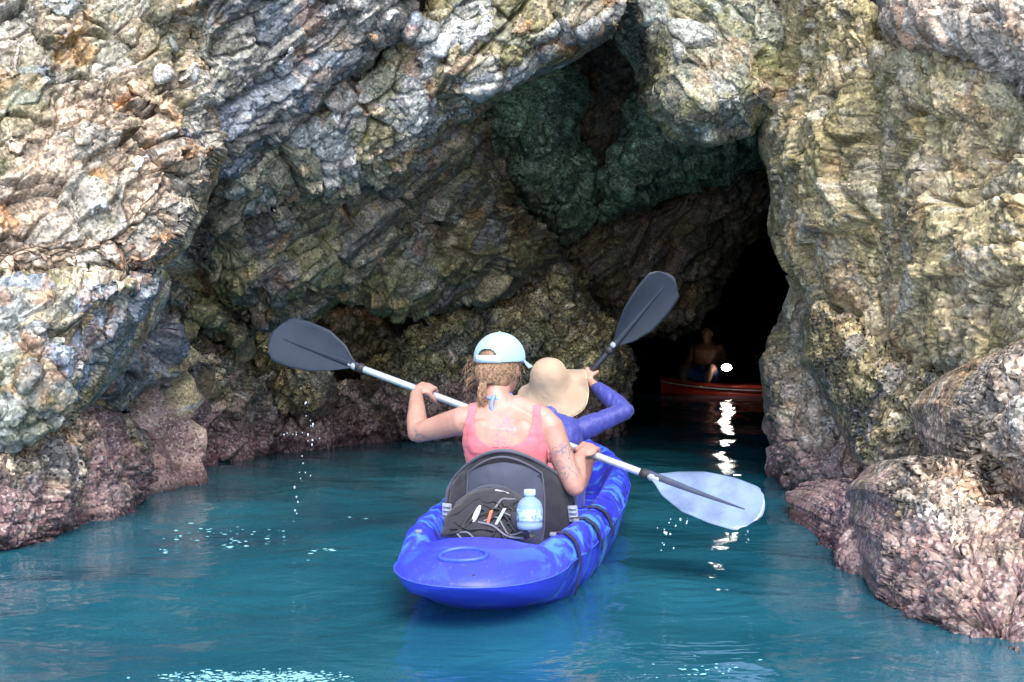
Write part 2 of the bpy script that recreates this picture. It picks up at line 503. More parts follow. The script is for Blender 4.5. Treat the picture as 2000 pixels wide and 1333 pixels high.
# ------------------------------------------------------------------ the cliff behind the boulders and the cave's tunnel
def cliff_sheet():
    xs = np.concatenate([np.linspace(-14, -4, 40)[:-1], np.linspace(-4, 4, 130), np.linspace(4, 14, 40)[1:]])
    zs = np.concatenate([np.linspace(-2.6, 4, 110), np.linspace(4, 13, 50)[1:]])
    X, Z = np.meshgrid(xs, zs)
    Y = np.interp(X, [-14, -5, -3, -2.35, -1.95, -1.6, 1.5, 1.75, 2.1, 2.6, 3.6, 14], [3.0, 4.6, 6.6, 7.6, 8.4, 9.0, 9.0, 8.2, 6.9, 5.6, 4.2, 2.0])
    Y = Y + 0.12 * np.clip(Z - 3, 0, 20) + 0.15
    V = np.stack([X.ravel(), Y.ravel(), Z.ravel()], 1)
    ny, nx = X.shape
    idx = np.arange(nx * ny).reshape(ny, nx)
    q = np.stack([idx[:-1, :-1], idx[:-1, 1:], idx[1:, 1:], idx[1:, :-1]], -1).reshape(-1, 4)
    c = V[q].mean(1)
    hole = (c[:, 0] > -1.85) & (c[:, 0] < 1.6) & (c[:, 2] < 2.9)
    q = q[~hole]
    N = vnormals(V, np.concatenate([q[:, [0, 1, 2]], q[:, [0, 2, 3]]]))
    V2, cell = displace(V, N, 'block', 5, 1.6)
    me = npmesh("cliff", V2, None, q)
    setattrs(me, cell)
    return tag(link("cliff", me, ROCK['ochre']), "weathered cliff face around the mouth of the sea cave", kind="structure")
cliff_sheet()

def tunnel():
    key = [  # distance, left, right, top
        (8.6, -2.2, 2.1, 3.25), (11, -1.9, 2.4, 3.4), (13, -1.0, 3.2, 3.3), (16, 0.0, 5.0, 2.7), (20, 0.9, 6.6, 2.4), (24, 1.4, 6.8, 2.0), (27, 2.2, 5.6, 1.4), (28.2, 3.2, 4.6, 0.9)]
    K = np.array(key)
    ys = np.concatenate([np.linspace(8.6, 16, 90), np.linspace(16, 28.2, 80)[1:]])
    n = 120
    th = np.linspace(R(-90), R(270), n)
    V = []
    for y in ys:
        l, r, t = [np.interp(y, K[:, 0], K[:, j]) for j in (1, 2, 3)]
        cx, hw = (l + r) / 2, (r - l) / 2
        c, s = np.cos(th), np.sin(th)
        px = np.sign(c) * np.abs(c) ** 0.7; pz = np.sign(s) * np.abs(s) ** 0.8
        V.append(np.stack([cx + hw * px, np.full(n, y), pz * np.where(s > 0, t, 3.4)], 1))
    V = np.concatenate(V)
    idx = np.arange(len(V)).reshape(len(ys), n)
    q = np.stack([idx[:-1, :-1], idx[1:, :-1], idx[1:, 1:], idx[:-1, 1:]], -1).reshape(-1, 4)
    cap = idx[-1]
    V = np.concatenate([V, V[cap].mean(0)[None]])
    fan = np.stack([cap[:-1], cap[1:], np.full(n - 1, len(V) - 1)], 1)
    N = vnormals(V, np.concatenate([q[:, [0, 1, 2]], q[:, [0, 2, 3]]]))
    V2, cell = displace(V, N, 'schist', 9, 1.8)
    me = npmesh("cave_tunnel", V2, fan, q)
    setattrs(me, cell)
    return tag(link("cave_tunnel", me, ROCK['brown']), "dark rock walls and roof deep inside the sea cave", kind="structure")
tunnel()

# ------------------------------------------------------------------ boulders and slabs
ROCKS = [
 ("rock_wall", "large pale pinkish cracked rock face at the upper left", 'pale', 'block', 90, .16,
  [(-90,-90,6.7),(390,-90,7.1),(388,60,7.1),(405,200,7.05),(425,290,7.0),(392,400,6.9),(340,480,6.8),(280,540,6.7),(130,560,6.5),(-90,560,6.2)]),
 ("rock_buttress", "ochre and blue-grey rock tongue below the pale left wall", 'ochre', 'block', 90, .35,
  [(-90,480,6.25),(100,490,6.4),(230,500,6.55),(300,515,6.65),(285,580,6.6),(250,650,6.5),(205,720,6.4),(150,790,6.3),(60,860,6.1),(-90,910,5.95)]),
 ("rock_ledge", "dark barnacled rock foot at the left water edge", 'mixed', 'shell', 90, .40,
  [(-90,840,5.95),(50,850,6.15),(140,790,6.6),(240,830,7.2),(290,900,7.7),(290,985,7.75),(285,1060,7.6),(190,1120,6.6),(20,1170,6.0),(-90,1180,5.9)]),
 ("rock_block", "blue-grey squarish boulder low on the left beside the rock tongue", 'blue', 'block', 80, .45,
  [(190,650,7.3),(245,600,7.4),(310,560,7.7),(350,600,8.0),(365,700,8.4),(360,800,8.8),(330,880,9.2),(290,960,9.4),(180,900,8.4),(140,800,7.6)]),
 ("rock_slab", "grey slanting boulder with purple foot at the water, left of the black paddle", 'mixed', 'schist', 60, .4,
  [(340,640,8.6),(420,650,8.9),(480,700,9.4),(535,775,9.9),(530,835,10.2),(525,910,10.6),(400,950,10.0),(290,970,9.5),(300,860,9.0),(330,740,8.7)]),
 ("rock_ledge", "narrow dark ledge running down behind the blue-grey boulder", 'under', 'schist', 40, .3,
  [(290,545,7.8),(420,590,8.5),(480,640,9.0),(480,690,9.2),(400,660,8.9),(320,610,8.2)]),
 ("rock_slab", "dark blue layered slab at the top, right of the pale wall", 'blue', 'schist', 60, .16,
  [(350,-90,7.1),(650,-90,7.5),(880,-90,7.8),(790,40,7.8),(700,130,7.85),(610,205,7.85),(520,275,7.8),(450,345,7.6),(390,330,7.12),(370,100,7.02)]),
 ("rock_lip", "slanting lip of white and ochre rock over the cave mouth", 'lip', 'block', 60, .22,
  [(430,390,7.9),(450,320,7.8),(560,245,7.9),(690,140,8.0),(790,50,8.0),(900,-90,8.0),(1230,-90,8.2),(1212,55,8.2),(1110,105,8.2),(1025,150,8.2),(945,212,8.2),(880,240,8.25),(780,340,8.4),(640,380,8.4),(520,420,8.2)]),
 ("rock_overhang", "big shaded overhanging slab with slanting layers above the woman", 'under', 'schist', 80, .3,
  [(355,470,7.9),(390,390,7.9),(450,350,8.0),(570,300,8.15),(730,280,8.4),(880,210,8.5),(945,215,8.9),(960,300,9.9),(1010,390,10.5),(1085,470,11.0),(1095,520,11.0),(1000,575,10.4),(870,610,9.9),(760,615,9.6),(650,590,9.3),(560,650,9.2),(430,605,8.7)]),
 ("rock_mass", "olive barnacle covered boulder directly behind the two paddlers", 'shell', 'shell', 90, .6,
  [(690,760,10.8),(740,690,10.5),(790,640,10.3),(870,590,10.4),(1000,550,10.7),(1090,505,10.9),(1150,575,11.0),(1205,645,11.1),(1240,695,11.2),(1238,770,11.5),(1225,860,12),(1180,930,12.2),(1000,940,12.2),(820,930,12),(740,870,11.6)]),
 ("rock_lobe", "green algae stained rock lobe inside the cave mouth, left half", 'green', 'shell', 70, .4,
  [(925,190,10.6),(1040,110,10.4),(1120,90,10.4),(1140,160,10.6),(1150,260,11.0),(1175,350,11.4),(1150,440,11.8),(1110,480,12.0),(1040,440,11.9),(985,375,11.5),(935,280,10.9)]),
 ("rock_lobe", "green algae stained rock lobe inside the cave, under the hanging rock", 'green', 'shell', 70, .4,
  [(1180,340,11.2),(1200,280,11.0),(1215,200,10.8),(1250,150,10.7),(1310,200,10.8),(1540,230,11.3),(1550,310,11.8),(1400,360,11.9),(1220,420,12.0),(1160,430,11.9)]),
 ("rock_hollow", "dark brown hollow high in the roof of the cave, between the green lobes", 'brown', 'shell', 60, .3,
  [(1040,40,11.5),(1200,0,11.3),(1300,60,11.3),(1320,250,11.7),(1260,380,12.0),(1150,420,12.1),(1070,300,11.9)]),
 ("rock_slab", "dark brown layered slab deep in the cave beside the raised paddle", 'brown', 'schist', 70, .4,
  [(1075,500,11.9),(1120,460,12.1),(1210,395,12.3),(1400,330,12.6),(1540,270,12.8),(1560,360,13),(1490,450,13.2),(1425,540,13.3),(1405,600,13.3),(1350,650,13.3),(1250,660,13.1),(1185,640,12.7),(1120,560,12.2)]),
 ("hanging_rock", "grey green rock nose hanging down over the cave mouth", 'hang', 'knob', 90, .5,
  [(1205,-90,8.5),(1580,-90,8.2),(1560,100,8.0),(1530,200,7.95),(1490,250,7.95),(1440,280,8.0),(1390,277,8.1),(1300,257,8.3),(1256,195,8.4),(1248,120,8.45),(1212,55,8.5)]),
 ("rock_pillar", "olive rough rock pillar forming the right edge of the cave mouth", 'right', 'knob', 100, .45,
  [(1500,-90,7.9),(1760,-90,7.3),(1770,200,7.1),(1790,420,6.95),(1800,600,6.8),(1760,730,6.8),(1680,690,7.0),(1600,610,7.5),(1572,548,7.7),(1530,500,7.9),(1524,330,7.9),(1490,245,7.9),(1515,150,7.9)]),
 ("rock_wall", "sunlit tan rock wall at the right side of the picture", 'right', 'knob', 110, .45,
  [(1690,60,7.1),(1850,90,6.6),(2090,100,5.9),(2090,740,5.1),(1990,760,5.4),(1900,780,5.9),(1800,740,6.4),(1730,640,6.7),(1710,400,6.9)]),
 ("rock_block", "pinkish pale block in the upper right corner", 'pink', 'knob', 80, .35,
  [(1735,-90,6.9),(2090,-90,5.9),(2090,180,5.6),(1980,160,5.8),(1900,110,6.1),(1800,90,6.5),(1740,40,6.8)]),
 ("boulder", "tall boulder with pink crust at the cave entrance, right of the lit kayak", 'tall', 'boulder', 110, .34,
  [(1585,555,8.3),(1630,600,8.0),(1660,720,7.9),(1720,840,7.7),(1730,960,7.6),(1690,1040,7.6),(1610,1040,7.7),(1550,950,7.9),(1514,855,8.1),(1508,725,8.3),(1532,650,8.4)]),
 ("boulder", "dark rounded boulder wedged under the right wall", 'shell', 'boulder', 130, .40,
  [(1600,600,7.2),(1690,640,6.8),(1800,700,6.4),(1895,745,6.1),(1885,840,6.0),(1800,915,6.1),(1700,915,6.4),(1650,790,6.7),(1605,690,7.1)]),
 ("boulder", "smooth pinkish boulder at the right picture edge above the lowest boulder", 'crusty', 'shell', 110, .22,
  [(1885,800,5.3),(1960,720,5.2),(2090,660,4.9),(2090,1080,4.5),(1990,1020,4.8),(1925,955,5.05),(1885,870,5.25)]),
 ("boulder", "large pale pink boulder standing in the water at the lower right corner", 'crusty', 'shell', 150, .28,
  [(1745,960,5.1),(1800,910,5.1),(1875,890,5.0),(1950,970,4.75),(2090,1060,4.3),(2090,1450,3.8),(1900,1430,4.0),(1785,1380,4.1),(1755,1200,4.5),(1738,1050,4.9)]),
 ("boulder", "low purple crusted rock at the right water edge", 'mixed', 'boulder', 60, .22,
  [(1612,1000,6.4),(1660,950,6.5),(1740,950,6.0),(1790,1100,5.1),(1810,1330,4.4),(1720,1300,4.6),(1650,1200,5.2),(1612,1130,5.8)]),
 ("rock_chunk", "rough dark rock just below the black paddle blade", 'shell', 'shell', 40, .3,
  [(470,650,9.6),(560,660,9.8),(640,730,10.3),(660,800,10.8),(590,840,10.9),(530,780,10.4),(500,720,10.0)]),
 ("rock_chunk", "dark rock in the cleft above the black paddle blade", 'brown', 'shell', 40, .3,
  [(600,610,11.3),(690,600,11.4),(780,670,11.8),(800,740,12.0),(720,780,12.0),(640,720,11.7)]),
 ("rock_chunk", "low purplish rock in the water below the dripping paddle", 'mixed', 'shell', 45, .3,
  [(500,820,10.7),(580,790,10.9),(660,800,11.1),(710,860,11.4),(710,930,11.4),(510,950,10.8)]),
 ("rock_chunk", "purplish rock at the water beside the woman's left elbow", 'mixed', 'shell', 45, .3,
  [(650,760,11.2),(730,740,11.4),(800,790,11.7),(830,880,12.1),(820,930,12.1),(690,930,11.6),(680,840,11.4)]),
]
BUILT = {}
for (nm, lab, mat, sty, Rp, T, poly) in ROCKS:
    BUILT[lab] = rock(nm, lab, poly, mat, sty, Rp, T, step=2.4)

from mathutils.bvhtree import BVHTree
def stones(lab, items):
    """blocks that stand out of a rock face, each its own piece"""
    o = BUILT[lab]
    me = o.data
    V = np.zeros(len(me.vertices) * 3); me.vertices.foreach_get("co", V)
    tree = BVHTree.FromPolygons([tuple(v) for v in V.reshape(-1, 3)], [tuple(p.vertices) for p in me.polygons])
    org = Vector((0, 0, CAM_H))
    for mat, poly in items:
        c = np.mean(np.array(poly), 0)
        pts = []
        for u, v in poly:
            hit = tree.ray_cast(org, (at(u * .7 + c[0] * .3, v * .7 + c[1] * .3, 5) - org).normalized())
            pts.append(hit[0].y if hit[0] is not None else None)
        good = [p for p in pts if p is not None]
        if not good: continue
        A = np.array([[u, v, 1] for (u, v), p in zip(poly, pts) if p is not None])
        d0 = float(np.median(good))
        rock("stone", "stone" + str(poly), [(u, v, 0.5 * d0 + 0.5 * (p if p is not None else d0) - 0.055) for (u, v), p in zip(poly, pts)], mat, 'block', 13, .09, back=.3, step=2.6, amp=.32, parent=o)

stones("slanting lip of white and ochre rock over the cave mouth", [
 ('quartz', [(888,165),(905,145),(945,135),(985,142),(990,160),(970,185),(945,197),(915,190),(895,180)]),
 ('quartz', [(803,118),(820,95),(850,70),(885,60),(895,80),(880,105),(855,132),(830,146)]),
 ('quartz', [(905,75),(915,40),(930,5),(960,0),(975,50),(965,80),(935,90)]),
 ('pale', [(855,150),(872,118),(905,102),(940,106),(935,125),(900,138),(880,156)]),
 ('rust', [(990,60),(1010,30),(1040,40),(1035,75),(1010,90)]),
 ('lip', [(1040,110),(1060,80),(1095,70),(1105,95),(1070,118)]),
 ('lip', [(1110,60),(1150,30),(1185,40),(1170,70),(1130,85)]),
 ('rust', [(700,230),(720,205),(755,200),(760,225),(730,245)]),
 ('ochre', [(770,290),(800,255),(850,240),(860,262),(820,300),(790,310)]),
 ('blue', [(690,240),(700,215),(660,225),(640,260),(665,270)]),
])
stones("dark blue layered slab at the top, right of the pale wall", [
 ('quartz', [(600,40),(625,10),(680,-20),(700,-5),(680,30),(640,55)]),
 ('quartz', [(737,50),(745,25),(770,18),(775,45),(755,60)]),
 ('rust', [(712,70),(722,52),(750,58),(757,80),(740,98),(718,90)]),
 ('ochre', [(775,60),(790,30),(820,20),(830,45),(810,72),(785,80)]),
 ('quartz', [(525,125),(545,95),(580,85),(585,105),(560,130),(535,142)]),
 ('pale', [(420,180),(440,150),(465,145),(470,175),(445,200)]),
 ('blue', [(560,190),(600,150),(640,120),(660,130),(620,175),(580,205)]),
])
stones("large pale pinkish cracked rock face at the upper left", [
 ('rust', [(242,150),(275,155),(330,190),(357,225),(345,235),(300,210),(265,195),(240,170)]),
 ('blue', [(343,242),(375,235),(408,257),(400,282),(360,277)]),
 ('pale', [(180,230),(215,205),(260,205),(295,235),(300,265),(255,272),(200,262)]),
 ('pink', [(85,75),(100,45),(140,42),(142,75),(125,100),(95,105)]),
 ('ochre', [(310,85),(330,65),(362,75),(364,105),(330,112)]),
 ('quartz', [(300,152),(310,125),(342,130),(342,165),(310,172)]),
 ('pink', [(205,332),(225,308),(252,318),(240,345),(215,348)]),
 ('quartz', [(245,332),(280,300),(294,310),(262,347)]),
 ('pink', [(0,252),(30,248),(60,275),(62,300),(30,312),(0,302)]),
 ('ochre', [(0,172),(40,130),(90,115),(112,150),(85,200),(30,232),(0,236)]),
 ('pink', [(20,100),(35,70),(45,110),(30,165),(5,165)]),
 ('pale', [(125,255),(150,240),(185,265),(180,290),(140,292)]),
 ('quartz', [(330,160),(350,140),(390,120),(395,145),(360,175)]),
 ('rust', [(310,20),(330,0),(375,-5),(378,20),(345,40)]),
 ('ochre', [(60,20),(80,-10),(150,-20),(180,10),(140,38),(90,40)]),
 ('pale', [(225,70),(250,40),(290,50),(285,80),(250,95)]),
 ('pale', [(90,480),(110,455),(160,450),(170,480),(135,500)]),
 ('quartz', [(150,410),(175,385),(215,390),(210,420),(180,432)]),
])
stones("ochre and blue-grey rock tongue below the pale left wall", [
 ('pale', [(100,505),(120,475),(160,465),(170,490),(150,530),(115,530)]),
 ('blue', [(195,630),(215,595),(245,590),(250,620),(230,660),(200,680)]),
 ('ochre', [(40,650),(55,625),(90,630),(90,660),(60,690),(40,680)]),
 ('quartz', [(95,690),(110,665),(130,672),(128,695),(105,712)]),
 ('rust', [(150,640),(160,605),(175,600),(178,640),(160,670)]),
 ('blue', [(20,720),(50,700),(75,720),(60,760),(30,770)]),
])

# ------------------------------------------------------------------ water and sea bed
def water_mat():
    k = NT("sea_water")
    P = k.pos()
    nt = k.t
    nt.nodes.remove(k.b)
    r1 = k.noise(k.pos(scale=(1, 1.0, 1)), 3.2, 3, 0.5, 0.4)
    r2 = k.noise(k.pos(scale=(1, 1.5, 1), rot=(0, 0, R(18))), 11, 3, 0.5, 0.5)
    r3 = k.noise(k.pos(scale=(1, 1.4, 1), rot=(0, 0, R(-25))), 34, 2, 0.5, 0.3)
    calm = k.step(k.noise(P, 0.9, 3), 0.35, 0.7)
    h = k.math('ADD', k.math('MULTIPLY', r1, 1.0), k.math('MULTIPLY', k.math('MULTIPLY', r2, 0.32), calm))
    h = k.math('ADD', h, k.math('MULTIPLY', k.math('MULTIPLY', r3, 0.07), calm))
    nb = k.bump(h, 0.30, 0.06)
    body = k.n("ShaderNodeBsdfDiffuse")
    bc = k.mix(k.step(k.noise(P, 1.1, 4), 0.3, 0.7), (0.013, 0.120, 0.185), (0.024, 0.175, 0.255))
    k.l(bc, body.inputs[0])
    tr = k.n("ShaderNodeBsdfTransparent"); tr.inputs[0].default_value = (0.25, 0.72, 0.78, 1)
    m1 = k.n("ShaderNodeMixShader"); m1.inputs[0].default_value = 0.28
    k.l(body.outputs[0], m1.inputs[1]); k.l(tr.outputs[0], m1.inputs[2])
    gl = k.n("ShaderNodeBsdfGlossy"); gl.inputs["Roughness"].default_value = 0.03
    k.l(nb, gl.inputs["Normal"])
    fr = k.n("ShaderNodeFresnel"); fr.inputs[0].default_value = 1.42
    k.l(nb, fr.inputs["Normal"])
    m2 = k.n("ShaderNodeMixShader")
    k.l(fr.outputs[0], m2.inputs[0]); k.l(m1.outputs[0], m2.inputs[1]); k.l(gl.outputs[0], m2.inputs[2])
    k.l(m2.outputs[0], k.out.inputs[0])
    return k.m

def water():
    xs = np.concatenate([[-3000, -800, -200, -60, -20, -8], np.linspace(-4, 4, 200), [8, 20, 60, 200, 800, 3000]])
    ys = np.concatenate([[-5000, -1500, -400, -100, -30, -8, -2, 1], np.linspace(3, 13, 320), np.linspace(13.2, 29, 90)])
    X, Y = np.meshgrid(xs, ys)
    Z = 0.010 * np.sin(2.1 * X + 1.3 * Y) + 0.008 * np.sin(-3.4 * X + 2.7 * Y + 1) + 0.005 * np.sin(6.1 * X + 5.2 * Y + 2)
    for (cx, cy, am, lam, rad) in ((0.60, 5.15, .003, .09, .3), (-1.2, 6.3, .003, .12, .4)):
        r = np.hypot(X - cx, (Y - cy))
        Z = Z + am * np.sin(r / lam * 2 * math.pi) * np.exp(-(r / rad) ** 2)
    Z = np.where((np.abs(X) < 5) & (Y > 2), Z, 0)
    ny, nx = X.shape
    idx = np.arange(nx * ny).reshape(ny, nx)
    q = np.stack([idx[:-1, :-1], idx[:-1, 1:], idx[1:, 1:], idx[1:, :-1]], -1).reshape(-1, 4)
    me = npmesh("sea", np.stack([X.ravel(), Y.ravel(), Z.ravel()], 1), None, q)
    tag(link("sea", me, water_mat()), "teal sea water running from the foreground into the dark cave", kind="structure")
    s = 3000
    me = pymesh("seabed", [(-s, -5000, -2.2), (s, -5000, -2.2), (s, 40, -2.2), (-s, 40, -2.2)], [(0, 1, 2, 3)])
    tag(link("seabed", me, plain("sand", (0.42, 0.40, 0.32), 0.9, vscale=2.0, var=0.3)), "pale sandy sea bed under the water", kind="structure")
water()

# ------------------------------------------------------------------ shape helpers for the made things
def frames(pts):
    pts = [Vector(p) for p in pts]
    T = []
    for i in range(len(pts)):
        a = pts[max(i - 1, 0)]; b = pts[min(i + 1, len(pts) - 1)]
        T.append((b - a).normalized())
    up = Vector((0, 0, 1)) if abs(T[0].z) < 0.9 else Vector((1, 0, 0))
    u = (up - T[0] * up.dot(T[0])).normalized()
    out = []
    for p, t in zip(pts, T):
        u = (u - t * u.dot(t))
        u = u.normalized() if u.length > 1e-6 else t.orthogonal().normalized()
        out.append((p, t, u, t.cross(u)))
    return out

def smooth_path(pts, n=6):
    """Catmull-Rom through the points"""
    P = [Vector(p) for p in pts]
    P = [P[0] * 2 - P[1]] + P + [P[-1] * 2 - P[-2]]
    out = []
    for i in range(1, len(P) - 2):
        for k in range(n):
            t = k / n
            a, b, c, d = P[i - 1], P[i], P[i + 1], P[i + 2]
            out.append(0.5 * ((2 * b) + (c - a) * t + (2 * a - 5 * b + 4 * c - d) * t * t + (3 * b - a - 3 * c + d) * t ** 3))
    out.append(P[-2])
    return out

def tube(bm, pts, rad, n=10, cap=True, flat=1.0):
    """a tapering tube with rounded ends; flat squashes it across its second axis"""
    fr = frames(pts)
    m = len(fr)
    rad = [rad] * m if not isinstance(rad, (list, tuple)) else rad
    rings = []
    def ring(p, u, w, r):
        return [bm.verts.new(p + u * (math.cos(2 * math.pi * k / n) * r) + w * (math.sin(2 * math.pi * k / n) * r * flat)) for k in range(n)]
    if cap:
        p, t, u, w = fr[0]; r = rad[0]
        for a in (75, 45):
            rings.append(ring(p - t * r * math.sin(R(a)), u, w, r * math.cos(R(a))))
    for (p, t, u, w), r in zip(fr, rad):
        rings.append(ring(p, u, w, r))
    if cap:
        p, t, u, w = fr[-1]; r = rad[-1]
        for a in (45, 75):
            rings.append(ring(p + t * r * math.sin(R(a)), u, w, r * math.cos(R(a))))
    for a, b in zip(rings[:-1], rings[1:]):
        for k in range(n):
            bm.faces.new((a[k], a[(k + 1) % n], b[(k + 1) % n], b[k]))
    if cap:
        bm.faces.new(rings[0][::-1]); bm.faces.new(rings[-1])

def lerp_list(vals, n):
    xs = np.linspace(0, 1, n); xp = np.linspace(0, 1, len(vals))
    return [float(x) for x in np.interp(xs, xp, vals)]

def limb(bm, pts, rads, n=14, k=6, flat=1.0):
    p = smooth_path(pts, k)
    tube(bm, p, lerp_list(rads, len(p)), n, True, flat)

def ellipsoid(bm, c, ax, ay, az, seg=20, rings=12):
    """c centre; ax, ay, az half-axis vectors"""
    c = Vector(c); ax, ay, az = Vector(ax), Vector(ay), Vector(az)
    R_ = []
    for i in range(1, rings):
        th = math.pi * i / rings
        R_.append([bm.verts.new(c + az * math.cos(th) + (ax * math.cos(2 * math.pi * k / seg) + ay * math.sin(2 * math.pi * k / seg)) * math.sin(th)) for k in range(seg)])
    top = bm.verts.new(c + az); bot = bm.verts.new(c - az)
    for k in range(seg):
        j = (k + 1) % seg
        bm.faces.new((top, R_[0][k], R_[0][j])); bm.faces.new((bot, R_[-1][j], R_[-1][k]))
        for a, b in zip(R_[:-1], R_[1:]):
            bm.faces.new((a[k], b[k], b[j], a[j]))

def loft(bm, rings, closed=True, cap=True):
    V = [[bm.verts.new(Vector(p)) for p in r] for r in rings]
    n = len(V[0])
    for a, b in zip(V[:-1], V[1:]):
        for k in range(n if closed else n - 1):
            j = (k + 1) % n
            bm.faces.new((a[k], a[j], b[j], b[k]))
    if cap and closed:
        bm.faces.new(V[0][::-1]); bm.faces.new(V[-1])
    return V

def boxm(bm, c, ax, ay, az, bev=0.0):
    c = Vector(c); ax, ay, az = Vector(ax), Vector(ay), Vector(az)
    v = [bm.verts.new(c + ax * i + ay * j + az * k) for i in (-1, 1) for j in (-1, 1) for k in (-1, 1)]
    fs = [bm.faces.new([v[i] for i in f]) for f in ((0, 1, 3, 2), (4, 6, 7, 5), (0, 4, 5, 1), (2, 3, 7, 6), (0, 2, 6, 4), (1, 5, 7, 3))]
    if bev:
        es = list({e for f in fs for e in f.edges})
        bmesh.ops.bevel(bm, geom=es, offset=bev, segments=2, affect='EDGES', profile=0.5)

def bm_obj(name, bm, mat, parent=None, smooth=True):
    bmesh.ops.recalc_face_normals(bm, faces=bm.faces)
    me = bpy.data.meshes.new(name)
    bm.to_mesh(me); bm.free()
    return link(name, me, mat, parent, smooth)

def modded(me, mods):
    """the mesh after a stack of modifiers, as plain data"""
    o = bpy.data.objects.new("tmp", me)
    COL.objects.link(o)
    for typ, kw in mods:
        m = o.modifiers.new(typ, typ)
        for k, v in kw.items(): setattr(m, k, v)
    dg = bpy.context.evaluated_depsgraph_get()
    out = bpy.data.meshes.new_from_object(o.evaluated_get(dg))
    bpy.data.objects.remove(o)
    return out

def skin_union(bm, voxel=0.005, it=6, fac=0.5):
    bmesh.ops.recalc_face_normals(bm, faces=bm.faces)
    me = bpy.data.meshes.new("tmp"); bm.to_mesh(me); bm.free()
    return modded(me, [('REMESH', dict(mode='VOXEL', voxel_size=voxel)), ('SMOOTH', dict(factor=fac, iterations=it))])

def wrinkle(me, amp, freq, seed=0, stretch=(1, 1, 1)):
    """small real folds: pushes the surface in and out along ridged noise"""
    n = len(me.vertices)
    V = np.zeros(n * 3); me.vertices.foreach_get("co", V); V = V.reshape(-1, 3)
    N = np.array([v.normal[:] for v in me.vertices])
    q = V * freq * np.array(stretch)
    r = 1 - np.abs(fbm(q + 3, 200 + seed, 3, .5)) * 3.2
    V = V + N * (amp * np.clip(r, -1, 1))[:, None]
    me.vertices.foreach_set("co", V.astype(np.float32).ravel()); me.update()
    return me

# ------------------------------------------------------------------ materials of the made things
def hull_mat():
    k = NT("kayak_blue_plastic")
    s_ = k.attr("along"); g = k.attr("girth")
    cx = k.n("ShaderNodeCombineXYZ"); k.l(k.math('MULTIPLY', s_, 1.0), cx.inputs[0]); k.l(k.math('MULTIPLY', g, 0.25), cx.inputs[1])
    n1 = k.noise(cx.outputs[0], 7.5, 4, 0.55, 1.2)
    n2 = k.noise(cx.outputs[0], 13, 3, 0.5, 0.8)
    swirl = k.step(s_, 0.12, 0.55)
    c = k.mix(k.math('MULTIPLY', k.step(n1, 0.50, 0.60), k.math('ADD', k.math('MULTIPLY', swirl, 0.85), 0.10)), (0.036, 0.052, 0.80), (0.08, 0.29, 0.80))
    c = k.mix(k.math('MULTIPLY', k.step(n2, 0.55, 0.64), k.math('MULTIPLY', swirl, 0.85)), c, (0.018, 0.02, 0.20))
    sc_ = k.noise(k.pos(), 60, 4, 0.7)
    c = k.mix(k.math('MULTIPLY', k.step(sc_, 0.60, 0.72), 0.30), c, (0.30, 0.36, 0.72))
    scr = k.noise(k.pos(scale=(40, 1.5, 14), rot=(0, 0, R(30))), 3, 3, 0.6)
    c = k.mix(k.math('MULTIPLY', k.step(scr, 0.63, 0.68), 0.10), c, (0.35, 0.42, 0.78))
    k.l(c, k.b.inputs["Base Color"])
    k.val(k.b.inputs["Roughness"], k.math('ADD', k.math('MULTIPLY', k.noise(k.pos(), 9, 4), 0.25), 0.30))
    k.b.inputs["Subsurface Weight"].default_value = 0.0
    k.l(k.bump(k.noise(k.pos(), 160, 2), 0.15, 0.002), k.b.inputs["Normal"])
    return k.m

def skin_mat(name, col, tattoos=()):
    k = NT(name)
    P = k.pos()
    n = k.noise(P, 14, 5, 0.6)
    c = k.mix(k.step(n, 0.35, 0.65), tuple(x * f for x, f in zip(col, (0.92, 0.86, 0.84))), tuple(min(1, x * 1.06) for x in col))
    if tattoos:
        w = k.noise(P, 26, 2, 0.5, 1.2)
        line = k.math('SUBTRACT', 1.0, k.step(k.math('ABSOLUTE', k.math('SUBTRACT', w, 0.5)), 0.01, 0.045))
        for (ctr, rad, tc, st) in tattoos:
            d = k.n("ShaderNodeVectorMath", operation='DISTANCE'); k.l(P, d.inputs[0]); d.inputs[1].default_value = ctr
            m = k.math('SUBTRACT', 1.0, k.step(d.outputs["Value"], rad * 0.6, rad))
            c = k.mix(k.math('MULTIPLY', k.math('MULTIPLY', m, line), st), c, tc)
    k.l(c, k.b.inputs["Base Color"])
    k.b.inputs["Roughness"].default_value = 0.48
    k.b.inputs["Subsurface Weight"].default_value = 0.12
    k.b.inputs["Subsurface Radius"].default_value = (0.02, 0.008, 0.004)
    k.l(k.bump(k.noise(P, 220, 3), 0.12, 0.001), k.b.inputs["Normal"])
    return k.m

def cloth_mat(name, col, weave=900, rough=0.8, fold=0.25, fscale=18):
    k = NT(name)
    P = k.pos()
    n = k.noise(P, fscale, 4, 0.55, 0.5)
    c = k.mix(k.step(k.noise(P, 8, 4), 0.3, 0.7), tuple(x * 0.9 for x in col), tuple(min(1, x * 1.08) for x in col))
    k.l(c, k.b.inputs["Base Color"])
    k.b.inputs["Roughness"].default_value = rough
    k.b.inputs["Sheen Weight"].default_value = 0.15
    b1 = k.bump(n, fold, 0.012)
    k.l(k.bump(k.noise(P, weave, 2), 0.2, 0.001, b1), k.b.inputs["Normal"])
    return k.m

